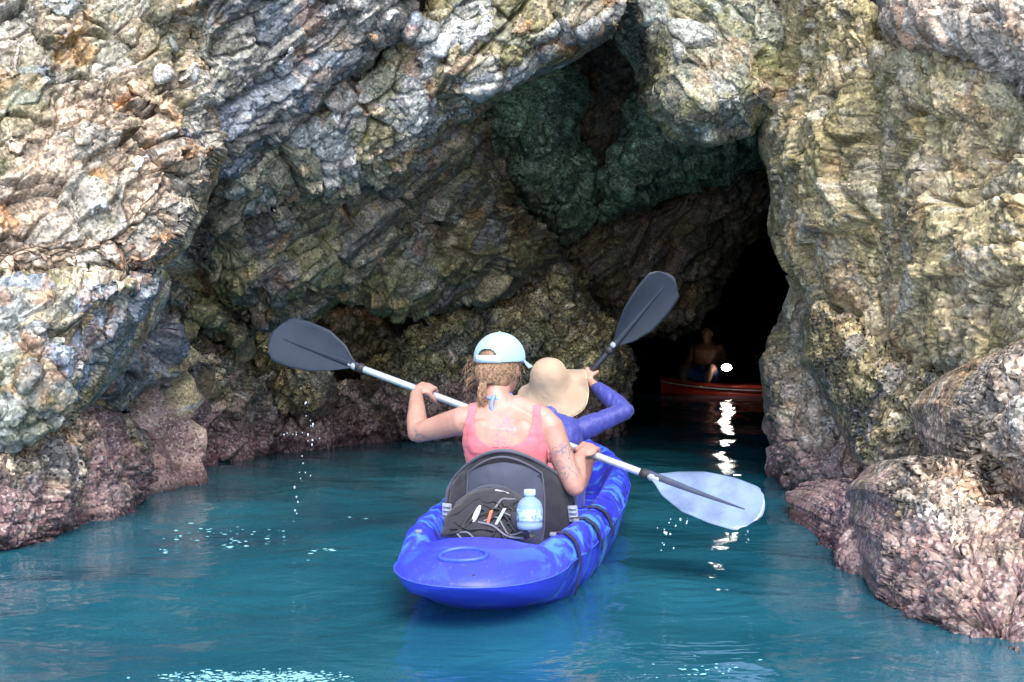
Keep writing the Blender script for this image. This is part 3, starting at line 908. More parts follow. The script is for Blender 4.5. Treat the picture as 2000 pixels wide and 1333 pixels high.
M_HULL = hull_mat()
M_BLACK = plain("black_webbing", (0.022, 0.023, 0.028), 0.6, bump=0.3, vscale=60)
M_GREYPL = plain("grey_buckle_plastic", (0.32, 0.35, 0.43), 0.45)
M_CORD = plain("grey_cord", (0.16, 0.17, 0.21), 0.6)
M_SEAT = cloth_mat("seat_slate_fabric", (0.050, 0.058, 0.095), fold=0.6, fscale=9)
M_SEATD = cloth_mat("seat_charcoal_fabric", (0.018, 0.019, 0.027), fold=0.7, fscale=12)
M_PIPE = cloth_mat("seat_piping", (0.075, 0.082, 0.115))
M_PINK = cloth_mat("pink_ribbed_cotton", (0.68, 0.155, 0.195), fold=0.4, fscale=11)
M_NAVY = cloth_mat("blue_swim_fabric", (0.035, 0.045, 0.27), rough=0.55, fold=0.7, fscale=13)
M_DARKC = cloth_mat("dark_leggings", (0.03, 0.03, 0.06))
M_CAP = cloth_mat("pale_blue_cap_cotton", (0.32, 0.53, 0.68), fold=0.25)
M_STRAW = cloth_mat("tan_hat_cloth", (0.40, 0.295, 0.21), fold=0.5, fscale=14)
M_HAIR = plain("brown_hair", (0.24, 0.145, 0.09), 0.45, var=0.5, vscale=70)
M_ALU = plain("pale_aluminium_shaft", (0.62, 0.68, 0.78), 0.3, metal=0.55, var=0.05)
M_BLKSHAFT = plain("black_shaft", (0.02, 0.024, 0.035), 0.35)
M_BLADED = plain("dark_slate_blade", (0.013, 0.022, 0.040), 0.5, vscale=14)
M_BLADE_SHEEN = plain("sky_sheen_blade", (0.15, 0.21, 0.35), 0.14, vscale=7, var=0.35, coat=0.4)  # same dark plastic blade, bright sky reflection painted in as pale blue
M_RIB = plain("dark_blade_rib", (0.05, 0.06, 0.10), 0.3)
SKIN = (0.44, 0.245, 0.20)

# ------------------------------------------------------------------ blue tandem kayak
KO = Vector((-0.150, 4.47, 0)); KA = math.atan(0.137)
KF = Vector((math.sin(KA), math.cos(KA), 0)); KR = Vector((math.cos(KA), -math.sin(KA), 0))
def K(s, x, z):
    return KO + KF * s + KR * x + Vector((0, 0, z))

def kprof(s):
    sx = [0, .03, .08, .16, .28, .45, .7, 1.1, 1.9, 2.6, 3.1, 3.45, 3.7, 3.86, 3.9]
    hw = [.008, .085, .14, .20, .258, .286, .325, .355, .37, .355, .30, .215, .125, .05, .02]
    zk = [.146, .128, .105, .078, .040, -.01, -.075, -.125, -.135, -.12, -.10, -.06, 0, .09, .14]
    zg = [.150, .150, .150, .152, .155, .16, .165, .165, .165, .175, .19, .21, .235, .26, .265]
    zd = [.153, .186, .203, .222, .238, .245, .245, .245, .245, .25, .265, .28, .285, .285, .28]
    ck = [-.01, -.014, -.018, -.022, -.012, .06, .085, .15, .16, .15, .07, -.01, -.02, -.015, -.01]
    f = lambda a: float(np.interp(s, sx, a))
    if s < .42:            # rounded stern
        t = s / .42; e = 1 - (1 - t) ** 2
        return .280 * e ** .5 + .003, f(zk), f(zg), .152 + .092 * e ** .7, f(ck)
    return f(hw), f(zk), f(zg), f(zd), f(ck)

def make_kayak():
    root = empty("tandem_kayak", K(1.9, 0, 0))
    tag(root, "blue swirled tandem kayak carrying the two paddlers toward the cave", "kayak")
    ss = list(np.concatenate([np.linspace(0, 1, 26) ** 1.8 * .3, np.linspace(.33, 3.5, 110), np.linspace(3.53, 3.9, 14)]))
    rings, al, gi = [], [], []
    for s in ss:
        hw, zk, zg, zd, ck = kprof(s)
        wob = 0.006 * math.sin(s * 21) * min(1, max(0, (s - .5) * 4))      # moulded ribs along the sides
        o_ = min(1.0, (zg - zk) / .16)
        half = [(0.0, zk), (.18, zk + .002 * o_), (.40, zk + .012 * o_), (.62, zk + .035 * o_), (.80, zk + (zg - zk) * .32), (.91, zk + (zg - zk) * .58), (.97, zk + (zg - zk) * .82),
                (1.0, zg - .006 * o_), (1.012, zg), (1.0, zg + .006), (.985, zg + (zd - zg) * .35), (.94, zg + (zd - zg) * .75), (.86, zd - .002), (.78, zd), (.70, zd - ck * .25), (.64, zd - ck * .7), (.56, zd - ck), (.35, zd - ck * 1.02), (0.0, zd - ck * 1.02)]
        bw = min(1, max(0, (s - .30) / .14)); bw = bw * bw * (3 - 2 * bw)
        half = [(x, z if i < 9 else (zg + (zd + .018 * min(1, hw / .2) - zg) * max(0, 1 - min(1, x) ** 2.3) ** .75) * (1 - bw) + z * bw) for i, (x, z) in enumerate(half)]
        pts = [(x * hw * (1 + (wob / hw if 3 < i < 12 else 0)), z) for i, (x, z) in enumerate(half)]
        full = pts + [(-x, z) for x, z in pts[-2:0:-1]]
        rings.append([K(s, x, z) for x, z in full])
        al += [s] * len(full); gi += list(np.arange(len(full)) / len(full) * 4)
    bm = bmesh.new(); loft(bm, rings)
    bmesh.ops.recalc_face_normals(bm, faces=bm.faces)
    me = bpy.data.meshes.new("hull"); bm.to_mesh(me); bm.free()
    fattr(me, "along", al); fattr(me, "girth", gi)
    hull = link("hull", me, M_HULL, root)
    # moulding seam at the widest line
    bm = bmesh.new()
    for sg in (-1, 1):
        tube(bm, [K(s, sg * kprof(s)[0] * 1.013, kprof(s)[2]) for s in ss], 0.0022, 6)
    bm_obj("moulding_seam", bm, plain("seam_blue", (0.06, 0.11, 0.66), 0.45), hull)
    # carry handle moulded into the stern: an oval rim round a shallow dish
    bm = bmesh.new()
    pts = []
    for k in range(25):
        a = 2 * math.pi * k / 24
        s = .135 + .045 * math.sin(a); x = .075 * math.cos(a) - .02
        hw, zk, zg, zd, ck = kprof(s)
        pts.append(K(s, x, zg + (zd + .018 * min(1, hw / .2) - zg) * max(0, 1 - min(1, abs(x) / hw) ** 2.3) ** .75 + .002))
    tube(bm, pts, 0.007, 10, cap=False)
    bm_obj("carry_handle", bm, plain("handle_blue", (0.04, 0.085, 0.64), 0.4), hull)
    bm = bmesh.new()   # drain plug
    p = K(.05, .03, .168); tube(bm, [p, p - KF * .014 + Vector((0, 0, .008))], .011, 14)
    bm_obj("drain_plug", bm, M_BLACK, hull)
    # deck straps and pad eyes
    for (s0, x0) in ((.50, .30), (.86, .335), (1.18, .35)):
        bm = bmesh.new()
        path = []
        for t in np.linspace(0, 1, 10):
            hw, zk, zg, zd, ck = kprof(s0 + .05 * t)
            x = np.interp(t, [0, .25, .5, .75, 1], [.72 * hw, .88 * hw, 1.0 * hw, 1.035 * hw, (1.03 if s0 > .6 else .955) * hw])
            z = np.interp(t, [0, .25, .5, .75, 1], [zd + .003, zd + .006, (zd + zg) / 2 + .008, zg - .01, zg - .035 if s0 > .6 else .03])
            path.append((s0 + .05 * t, x, z))
        rings = [[K(s - .014, x, z), K(s + .014, x, z), K(s + .014, x + .004, z + .003), K(s - .014, x + .004, z + .003)] for s, x, z in path]
        loft(bm, rings)
        bm_obj("deck_strap", bm, M_BLACK, root)
    for (s0, x0) in ((.46, -.225), (.46, .225), (.80, .27)):
        bm = bmesh.new()
        hw, zk, zg, zd, ck = kprof(s0)
        boxm(bm, K(s0, x0, zd + .005), KR * .011, KF * .010, Vector((0, 0, .006)), .003)
        bm_obj("pad_eye", bm, M_CORD, root)
    return root
make_kayak()

# ------------------------------------------------------------------ kayak seat with its rear pocket
def make_seat():
    root = empty("kayak_seat", K(.95, 0, .1))
    tag(root, "padded dark grey kayak seat with net pocket behind the woman", "seat")
    def sp(a, h, off=0.0):
        """a: -1..1 across, h: 0..1 up the backrest"""
        w = np.interp(h, [0, .25, .6, .85, 1], [.215, .240, .245, .235, .215])
        x = a * w
        top = .487 - .130 * abs(a) ** 1.9
        z = .12 + (top - .12) * h
        y = .92 + .30 * (abs(a) ** 2.0) * .62 - .05 * h - off
        return K(y, x, z)
    def panel(name, a0, a1, h0, h1, off, th, mat, n=26, m=18, puff=.012, par=None):
        bm = bmesh.new()
        A = np.linspace(a0, a1, n); H = np.linspace(h0, h1, m)
        front = [[sp(a, h, off + puff * (1 - (2 * (i / (n - 1)) - 1) ** 4) * (1 - (2 * (j / (m - 1)) - 1) ** 4)) for i, a in enumerate(A)] for j, h in enumerate(H)]
        back = [[sp(a, h, off - th) for a in A] for h in H]
        F = [[bm.verts.new(p) for p in r] for r in front]; B = [[bm.verts.new(p) for p in r] for r in back]
        for G_, fl in ((F, 0), (B, 1)):
            for j in range(m - 1):
                for i in range(n - 1):
                    q = (G_[j][i], G_[j][i + 1], G_[j + 1][i + 1], G_[j + 1][i])
                    bm.faces.new(q[::-1] if fl else q)
        ed = [(0, i) for i in range(n)] + [(j, n - 1) for j in range(1, m)] + [(m - 1, i) for i in range(n - 2, -1, -1)] + [(j, 0) for j in range(m - 2, 0, -1)]
        for k in range(len(ed)):
            a, b = ed[k], ed[(k + 1) % len(ed)]
            bm.faces.new((F[a[0]][a[1]], B[a[0]][a[1]], B[b[0]][b[1]], F[b[0]][b[1]]))
        return bm_obj(name, bm, mat, par or root)
    back = panel("backrest", -1, 1, 0, 1, 0, .045, M_SEATD, 80, 50)
    wrinkle(back.data, .005, 9, 4)
    cp = panel("centre_panel", -.56, .56, .05, .88, .012, .02, M_SEAT, 50, 40, .022)
    wrinkle(cp.data, .004, 8, 5)
    # piping
    bm = bmesh.new()
    edge = [sp(a, h, .008) for a, h in [(-1, t) for t in np.linspace(0, 1, 14)] + [(a, 1) for a in np.linspace(-1, 1, 24)][1:] + [(1, t) for t in np.linspace(1, 0, 14)][1:]]
    tube(bm, edge, .0065, 8)
    bm_obj("piping", bm, M_PIPE, back)
    bm = bmesh.new()
    edge = [sp(a, h, .018) for a, h in [(-.58, t) for t in np.linspace(.05, .88, 10)] + [(a, .88 + .06 * (1 - (a / .58) ** 2)) for a in np.linspace(-.58, .58, 20)][1:] + [(.58, t) for t in np.linspace(.88, .05, 10)][1:]]
    tube(bm, edge, .004, 6)
    bm_obj("stitching", bm, M_PIPE, cp)
    # side straps with buckles
    for sg in (-1, 1):
        bm = bmesh.new()
        p0, p1, p2 = sp(sg * .98, .62, .012), sp(sg * 1.02, .30, .02), K(.66, sg * .262, .24)
        pp = smooth_path([p0, p1, p2], 6)
        loft(bm, [[p + Vector((0, 0, .012)), p - Vector((0, 0, .012)), p - Vector((0, 0, .012)) - KF * .004, p + Vector((0, 0, .012)) - KF * .004] for p in pp])
        st = bm_obj("side_strap", bm, M_BLACK, root)
        bm = bmesh.new()
        c = sp(sg * .97, .50, .028); t = (p0 - p1).normalized()
        n_ = -KF
        w_ = t.cross(n_).normalized()
        boxm(bm, c, w_ * .018, t * .032, n_ * .006, .003)
        for q in (-.014, .004, .02):
            boxm(bm, c + t * q + n_ * .007, w_ * .013, t * .004, n_ * .003)
        bm_obj("buckle", bm, M_GREYPL, st)
    # rear pocket: a bulging dark pouch with a zip flap and a net of cord over its lower half
    def pk(a, h):
        """pouch surface a -1..1 across, h 0..1 up"""
        x = -.035 + a * (.155 - .045 * h ** 2)
        bul = math.cos(a * math.pi / 2) ** .6
        z = .205 + .155 * math.sin(h * math.pi / 2) * (1 - .35 * a * a) 
        y = .80 - .02 + (.10 * h ** 1.6) - .055 * bul * (1 - .7 * h) - .10 * (1 - h)
        return K(y, x, z)
    bm = bmesh.new()
    A = np.linspace(-1, 1, 30); H = np.linspace(0, 1, 16)
    rows = [[pk(a, h) for a in A] for h in H]
    rows.append([K(.93, -.035 + a * .12, .30) for a in A])
    rows.insert(0, [K(.86, -.035 + a * .155, .19) for a in A])
    loft(bm, rows, closed=False, cap=False)
    pouch = bm_obj("rear_pocket", bm, M_SEATD, root)
    wrinkle(pouch.data, .006, 14, 6)
    bm = bmesh.new()
    tube(bm, [pk(a, .97) - KF * .006 for a in np.linspace(-.95, .95, 24)], .0075, 8)
    bm_obj("zip_rim", bm, M_SEAT, pouch)
    bm = bmesh.new()
    tube(bm, [pk(a, .80) - KF * .006 for a in np.linspace(.15, .5, 8)], .0045, 8)
    bm_obj("zip_pull", bm, M_GREYPL, pouch)
    rng = random.Random(4)
    for k in range(22):
        bm = bmesh.new()
        a0, h0 = rng.uniform(-.95, .8), rng.uniform(0.02, .6)
        da, dh = rng.uniform(.3, 1.0), rng.uniform(-.35, .35)
        tube(bm, smooth_path([pk(max(-1, min(1, a0 + da * t)), max(0, min(.75, h0 + dh * t + .12 * math.sin(t * 3.1) * rng.uniform(-1, 1)))) - KF * (.006 + .012 * rng.random()) for t in (0, .33, .66, 1)], 5), rng.uniform(.0028, .0045), 6)
        bm_obj("net_cord", bm, M_BLACK if k % 4 else M_CORD, pouch)
    return pk
PK = make_seat()

def small_item(name, label, cat, a, h, ax, ay, az, col, kind='box'):
    bm = bmesh.new()
    c = PK(a, h) - KF * .024
    if kind == 'box': boxm(bm, c, ax, ay, az, .004)
    else: ellipsoid(bm, c, ax, ay, az, 16, 10)
    o = bm_obj(name, bm, plain(name + "_material", col, 0.45), None)
    return tag(o, label, cat)
XR, ZU = KR, Vector((0, 0, 1))
small_item("white_pouch", "small white oval thing tucked into the seat's net pocket", "pouch", -.20, .34, (XR + ZU * .5).normalized() * .014, KF * .008, (ZU - XR * .1 + XR * .45).normalized() * .034, (0.75, 0.77, 0.80), 'e')
small_item("orange_stick", "small orange stick tucked into the seat's net pocket", "stick", .12, .30, XR * .006, KF * .006, (ZU + XR * .3).normalized() * .026, (0.75, 0.20, 0.10))
small_item("pale_clip", "pale blue clip beside the orange stick in the net pocket", "clip", .36, .32, XR * .006, KF * .005, (ZU + XR * .55).normalized() * .034, (0.52, 0.62, 0.80))
small_item("black_box", "dark folded bag at the right of the seat's net pocket", "bag", .80, .30, XR * .03, KF * .02, ZU * .035, (0.03, 0.03, 0.04))

def water_bottle():
    base = K(.56, .135, .250)
    root = empty("water_bottle", base)
    tag(root, "clear plastic water bottle standing behind the dark seat", "bottle")
    k = NT("bottle_plastic")
    k.b.inputs["Base Color"].default_value = (0.45, 0.65, 0.85, 1)
    k.b.inputs["Roughness"].default_value = 0.08
    k.b.inputs["Transmission Weight"].default_value = 0.55
    k.b.inputs["IOR"].default_value = 1.2
    k.l(k.bump(k.noise(k.pos(), 40, 2), 0.2, 0.004), k.b.inputs["Normal"])
    def lathe(prof, n=28):
        bm = bmesh.new()
        loft(bm, [[base + Vector((r * math.cos(2 * math.pi * q / n), r * math.sin(2 * math.pi * q / n), z * .86)) for q in range(n)] for r, z in prof])
        return bm
    pr = [(.030, 0), (.040, .004), (.0435, .012), (.0435, .025), (.0415, .029), (.0435, .033), (.0435, .048), (.0415, .052), (.0435, .056), (.0435, .085), (.041, .098), (.034, .112), (.024, .122), (.0165, .127), (.0165, .138)]
    bm_obj("bottle_body", lathe(pr), k.m, root)
    bm_obj("label_band", lathe([(.0440, .036), (.0442, .040), (.0442, .078), (.0440, .082)]), plain("bottle_label", (0.30, 0.45, 0.75), 0.4, var=0.6, vscale=70), root)
    cap = []
    bm = lathe([(.0185, .134), (.0200, .136), (.0200, .152), (.0185, .156), (.010, .157)])
    bm_obj("bottle_cap", bm, plain("bottle_cap_blue", (0.45, 0.68, 0.95), 0.35), root)
water_bottle()

# ------------------------------------------------------------------ paddles
def blade(base, axis, face, length, width, mat, parent, flip=1, rib=True):
    """asymmetric spoon blade growing from base along axis; face is the way its broad side looks"""
    ax = axis.normalized(); nf = (face - ax * face.dot(ax)).normalized(); sd_ = ax.cross(nf) * flip
    t = np.linspace(0, 1, 26)
    up = np.interp(t, [0, .06, .18, .4, .65, .85, .95, 1], [.10, .24, .62, .95, 1.0, .90, .66, .30]) * width / 2
    lo = np.interp(t, [0, .06, .18, .4, .65, .85, .95, 1], [.10, .18, .45, .80, .98, .98, .84, .50]) * width / 2
    bm = bmesh.new()
    m = 15
    F, B = [], []
    for i, ti in enumerate(t):
        ra, rb = [], []
        for j in range(m):
            a = j / (m - 1) * 2 - 1
            w = a * (up[i] if a > 0 else lo[i])
            L = length * (ti - .035 * a * a * (ti > .9) * 1.0)
            dish = .018 * a * a * math.sin(math.pi * min(1, ti * 1.05)) + .03 * (ti - .3) ** 2
            p = base + ax * L + sd_ * w + nf * dish
            th = .0035 * (1 - .5 * abs(a))
            ra.append(p + nf * th); rb.append(p - nf * th)
        F.append(ra); B.append(rb)
    rings = [f + b[::-1] for f, b in zip(F, B)]
    loft(bm, rings)
    o = bm_obj("blade", bm, mat, parent)
    if rib:
        bm = bmesh.new()
        for sgn in (1, -1):
            pts = [base + ax * length * q + nf * (.03 * (q - .3) ** 2 + .004 * sgn) for q in np.linspace(-.02, .84, 14)]
            tube(bm, pts, lerp_list([.017, .014, .009, .003], 14), 10, True, .55)
        bm_obj("blade_rib", bm, M_RIB if mat is M_BLADE_SHEEN else M_BLADED, o)
    return o

def paddle(label, pA, pB, bl, faceA, faceB, matA, matB, shaftA, shaftB, wA=.185, wB=.185, flipA=1, flipB=1):
    root = empty("paddle", (pA + pB) / 2)
    tag(root, label, "paddle")
    ax = (pB - pA).normalized(); L = (pB - pA).length
    mid = (pA + pB) / 2
    a0, b0 = pA + ax * (bl * .93), pB - ax * (bl * .93)
    bm = bmesh.new(); tube(bm, [a0, a0.lerp(mid, .5), mid], .0145, 14); bm_obj("shaft", bm, shaftA, root)
    bm = bmesh.new(); tube(bm, [mid, mid.lerp(b0, .5), b0], .0146, 14); bm_obj("shaft", bm, shaftB, root)
    bm = bmesh.new(); tube(bm, [mid - ax * .07, mid + ax * .07], .0165, 14); bm_obj("ferrule", bm, plain("white_ferrule", (0.75, 0.78, 0.82), 0.4), root)
    for q, s_ in ((a0, 1), (b0, -1)):
        bm = bmesh.new(); tube(bm, [q + ax * s_ * .055, q + ax * s_ * .062], .021, 16)
        bm_obj("drip_ring", bm, M_BLACK, root)
        bm = bmesh.new(); tube(bm, [q + ax * s_ * .02, q + ax * s_ * .026, q + ax * s_ * .032], .0175, 14)
        bm_obj("collar", bm, M_GREYPL, root)
    blade(pA + ax * bl, -ax, faceA, bl, wA, matA, root, flipA)
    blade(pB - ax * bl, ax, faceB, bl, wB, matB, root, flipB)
    return root

PA, PB = at(532, 655, 6.35), at(1490, 1012, 5.30)
paddle("white shafted double paddle held by the woman, right blade wet, sky reflection painted pale", PA, PB, .45,
       Vector((0.15, -1, .12)), Vector((-.1, -.80, .62)), M_BLADED, M_BLADE_SHEEN, M_ALU, M_ALU, .215, .215, 1, 1)
PAX = (PB - PA).normalized()
QB = at(1314, 538, 6.95); QH = at(1148, 735, 7.08)
QAX = (QB - QH).normalized()
QA = QB - QAX * 2.12
paddle("black paddle raised high in front by the person in the sun hat", QA, QB, .44,
       Vector((0, -1, 0)), Vector((.25, -1, .1)), M_BLADED, M_BLADED, M_BLKSHAFT, M_BLKSHAFT, .20, .20)

# ------------------------------------------------------------------ people
def add_head(bm, c, fwd, up, sc=1.0):
    """skull, jaw, nose, brow, lips and ears round centre c"""
    f = fwd.normalized(); u = (up - f * up.dot(f)).normalized(); r = f.cross(u)
    k = sc
    ellipsoid(bm, c + u * .02 * k, r * .075 * k, f * .094 * k, u * .095 * k)
    ellipsoid(bm, c - u * .055 * k + f * .028 * k, r * .055 * k, f * .062 * k, u * .062 * k)
    ellipsoid(bm, c - u * .098 * k + f * .062 * k, r * .026 * k, f * .024 * k, u * .020 * k, 12, 8)
    limb(bm, [c + u * .012 * k + f * .088 * k, c - u * .02 * k + f * .104 * k, c - u * .034 * k + f * .108 * k], [.009 * k, .012 * k, .015 * k], 10, 3)
    for s_ in (-1, 1):
        ellipsoid(bm, c + r * s_ * .075 * k - u * .008 * k - f * .005 * k, r * .010 * k, f * .020 * k, u * .032 * k, 12, 8)
        ellipsoid(bm, c + r * s_ * .032 * k + u * .028 * k + f * .083 * k, r * .026 * k, f * .010 * k, u * .008 * k, 12, 8)
        ellipsoid(bm, c + r * s_ * .035 * k - u * .022 * k + f * .070 * k, r * .024 * k, f * .016 * k, u * .016 * k, 12, 8)
        ellipsoid(bm, c + r * s_ * .031 * k + u * .008 * k + f * .080 * k, r * .013 * k, f * .010 * k, u * .010 * k, 12, 8)
    for dz in (-.060, -.071):
        ellipsoid(bm, c + u * dz * k + f * .086 * k, r * .023 * k, f * .010 * k, u * .006 * k, 12, 8)

def add_hand(bm, h, axis, wrist, rs=.0146, back=None, thumb=1, k=1.0):
    """a fist closed round a shaft: palm, four fingers of different length, thumb"""
    a = axis.normalized()
    w = (h - wrist); w = (w - a * w.dot(a)).normalized()
    n = a.cross(w)
    if back is not None and n.dot(back) < 0: n = -n
    fr = .0088 * k
    pc = h + n * (rs + .014 * k) - w * .022 * k
    ellipsoid(bm, pc, a * .042 * k, w * .046 * k, n * .017 * k, 18, 10)
    for i, (ln, rr) in enumerate(((.86, .95), (1.0, 1.05), (1.04, 1.05), (.95, 1.0))):
        off = (i - 1.5) * .0205 * k * thumb
        c = h + a * off
        rad = rs + fr * .95
        pts = [pc + a * off * .95 + w * .018 * k + n * .004]
        pts += [c + (w * math.cos(R(t)) + n * math.sin(R(t))) * (rad + (.006 if t > 40 else 0)) for t in (68, 30, -12, -55, -55 - 60 * ln)]
        limb(bm, pts, [fr * 1.15 * rr, fr * 1.12 * rr, fr * rr, fr * rr, fr * .92 * rr, fr * .8 * rr], 10, 3)
    tb = a * thumb
    limb(bm, [pc - w * .02 * k + tb * .032 * k, h + tb * .046 * k - w * (rs + .012), h + tb * .048 * k - n * (rs + .010) - w * .006, h + tb * .036 * k - n * (rs + .006) + w * .018],
         [.013 * k, .0115 * k, .010 * k, .0085 * k], 10, 4)
    wr = pc - w * .058 * k - n * .004
    limb(bm, [wristpt(wr, wrist, .5), wr, pc - w * .02 * k], [.026 * k, .0235 * k, .024 * k], 14, 3, .82)
    return wr
def wristpt(a, b, t):
    return Vector(a).lerp(Vector(b), t)

def cloth_from(me, f, off, th=0.0035, flare=None):
    """the part of a body mesh where f(p) < 0, lifted off the skin by off, its rim pulled onto f = 0"""
    n = len(me.vertices)
    V = np.zeros(n * 3, np.float64); me.vertices.foreach_get("co", V); V = V.reshape(-1, 3)
    N = np.array([v.normal[:] for v in me.vertices])
    g = f(V)
    polys = [tuple(p.vertices) for p in me.polygons]
    keep = [p for p in polys if min(g[list(p)]) < 0]
    used = sorted({i for p in keep for i in p})
    rm = {i: k for k, i in enumerate(used)}
    U = V[used].copy(); NU = N[used]; gu = g[used]
    for _ in range(2):
        gu = f(U)
        m = gu > 0
        if not m.any(): break
        e = 1e-4
        gr = np.stack([(f(U[m] + np.eye(3)[k] * e) - gu[m]) / e for k in range(3)], 1)
        gr -= NU[m] * (gr * NU[m]).sum(1, keepdims=True)
        l2 = np.maximum((gr ** 2).sum(1, keepdims=True), 0.15)
        stp = gr / l2 * gu[m][:, None]
        ln = np.linalg.norm(stp, axis=1, keepdims=True)
        U[m] -= stp * np.minimum(1, 0.008 / np.maximum(ln, 1e-9))
    U = U + NU * off
    m2 = pymesh("tmp", U, [tuple(rm[i] for i in p) for p in keep])
    return modded(m2, [('SMOOTH', dict(factor=0.5, iterations=3)), ('SOLIDIFY', dict(thickness=th, offset=-1.0))])

def ell_ring(c, right, fwd, rx, ry, n=24, p=2.4):
    out = []
    for k in range(n):
        a = 2 * math.pi * k / n
        ca, sa = math.cos(a), math.sin(a)
        out.append(Vector(c) + right * (math.copysign(abs(ca) ** (2 / p), ca) * rx) + fwd * (math.copysign(abs(sa) ** (2 / p), sa) * ry))
    return out

# ---- the woman in the pink top
def woman():
    root = empty("person", K(1.12, 0, .1))
    tag(root, "person in pink tank top and pale blue cap, paddling, seen from behind", "person")
    rt = (KR * .97 + Vector((0, 0, -.10))).normalized(); fw = KF.copy()
    C = lambda s, x, z: K(s, x - .012, z)
    bm = bmesh.new()
    tors = [  # s, x, z, half width, half depth
        (1.05, 0, .105, .165, .115), (1.05, 0, .20, .172, .120), (1.045, 0, .28, .150, .105), (1.04, 0, .36, .138, .095), (1.03, 0, .43, .146, .098),
        (1.02, 0, .50, .158, .100), (1.02, 0, .56, .160, .092), (1.035, 0, .60, .145, .075), (1.05, 0, .628, .105, .060), (1.06, 0, .645, .065, .055)]
    loft(bm, [ell_ring(C(s, x, z), rt, fw, a, b) for s, x, z, a, b in tors])
    hc = at(976, 716, 5.58)
    limb(bm, [C(1.05, .0, .60), at(968, 775, 5.53), hc - Vector((0, 0, .05))], [.062, .054, .056], 18)
    hf = (KF + KR * .35 + Vector((0, 0, -.10))).normalized()
    add_head(bm, hc, hf, Vector((0, 0, 1)), .97)
    # shoulder blades and trapezius give the back its relief
    for sg in (-1, 1):
        ellipsoid(bm, C(.955, sg * .075, .52), rt * .055, fw * .028, Vector((0, 0, .075)), 16, 10)
        limb(bm, [C(1.05, sg * .03, .635), C(1.035, sg * .09, .617), C(1.03, sg * .145, .592)], [.045, .040, .042], 14)
    # arms
    hL = PA + PAX * ((at(828, 765, 5.95) - PA).dot(PAX)); hR = PA + PAX * ((at(1150, 880, 5.62) - PA).dot(PAX))
    sL, eL = C(1.035, -.158, .583), at(815, 846, 5.66)
    sR, eR = C(1.02, .160, .563), at(1122, 950, 5.44)
    for s_, e_, h_, th, bk in ((sL, eL, hL, 1, Vector((-.3, -1, .5))), (sR, eR, hR, -1, Vector((.5, -1, .4)))):
        wr = add_hand(bm, h_, PAX, e_, thumb=th, back=bk, k=.98)
        m1 = s_.lerp(e_, .45); m2 = e_.lerp(wr, .3)
        limb(bm, [s_, m1, e_], [.054, .047, .038], 18)
        limb(bm, [e_, m2, e_.lerp(wr, .7), wr], [.037, .041, .032, .024], 18)
    # legs along the foot wells
    legs = bmesh.new()
    for sg in (-1, 1):
        pth = [C(1.10, sg * .09, .165), C(1.36, sg * .13, .26), C(1.58, sg * .15, .345), C(1.78, sg * .14, .24), C(2.0, sg * .13, .135)]
        limb(bm, pth, [.078, .072, .054, .050, .036], 18)
        limb(bm, [C(1.98, sg * .13, .13), C(2.06, sg * .13, .14), C(2.11, sg * .135, .20)], [.032, .034, .020], 12)
        limb(legs, pth, [.085, .079, .061, .057, .044], 18)
    loft(legs, [ell_ring(C(s, x, z), rt, fw, a + .006, b + .006) for s, x, z, a, b in tors[:4]])
    me = skin_union(bm, .0048, 5)
    tats = [(tuple(eL + Vector((.02, -.03, -.02))), .06, (0.10, 0.13, 0.18), .9), (tuple(sR.lerp(eR, .45)), .07, (0.09, 0.12, 0.18), .9), (tuple(sR.lerp(eR, .75)), .06, (0.09, 0.12, 0.18), .9),
            (tuple(C(.93, 0.01, .53)), .06, (0.34, 0.14, 0.24), .8), (tuple(C(.945, 0.0, .59)), .045, (0.34, 0.15, 0.26), .7)]
    body = link("body", me, skin_mat("woman_skin", SKIN, tats), root)
    link("leggings", skin_union(legs, .006, 5), M_DARKC, root)
    # tank top
    inv = np.array(Matrix((KR, KF, Vector((0, 0, 1)))))
    org = np.array(C(1.04, 0, 0))
    def f(P):
        q = (P - org) @ inv.T
        x, y, z = np.abs(q[:, 0]), q[:, 1], P[:, 2]
        outer = x - np.interp(z, [.0, .42, .47, .52, .57, .66], [.30, .30, .172, .150, .138, .128])
        arm = np.where(z < .47, x - .168, -1)           # keep the hanging arm out
        scoop = np.interp(z, [.40, .492, .500, .514, .54, .575, .66], [-.30, -.06, .045, .078, .098, .106, .106]) - x
        low = np.maximum(.20 - z, z - .64)
        return np.maximum(np.maximum(np.maximum(outer, arm), scoop), low)
    top = link("tank_top", wrinkle(cloth_from(body.data, f, .006), .0022, 14, 2, (.6, 1, 1.5)), M_PINK, root)
    # neck tie
    bm = bmesh.new()
    nc = at(970, 772, 5.53)
    tube(bm, [nc + (rt * math.cos(a) * .056 + fw * math.sin(a) * .056) + Vector((0, 0, .012 * math.sin(a))) for a in np.linspace(0, 2 * math.pi, 25)], .0075, 8, False)
    tube(bm, smooth_path([nc - fw * .062, nc - fw * .072 + Vector((-.008, 0, -.03)), nc - fw * .074 + Vector((-.004, 0, -.06))], 5), [.008] * 10 + [.005], 8)
    bm_obj("neck_strap", bm, plain("blue_strap", (0.18, 0.28, 0.75), 0.6), root)
    # hair: a fitted mass over the skull plus many strands gathered at the nape into a tail
    up = Vector((0, 0, 1)); hu = (up - hf * up.dot(hf)).normalized(); hr = hf.cross(hu)
    bm = bmesh.new()
    ellipsoid(bm, hc + hu * .016 - hf * .012, hr * .083, hf * .094, hu * .099, 26, 16)
    ellipsoid(bm, hc - hu * .045 - hf * .040, hr * .066, hf * .052, hu * .055, 20, 12)
    hair = link("hair", skin_union(bm, .006, 3), M_HAIR, root)
    rng = random.Random(11)
    bm = bmesh.new()
    knot = hc - hf * .100 - hu * .062 - hr * .012
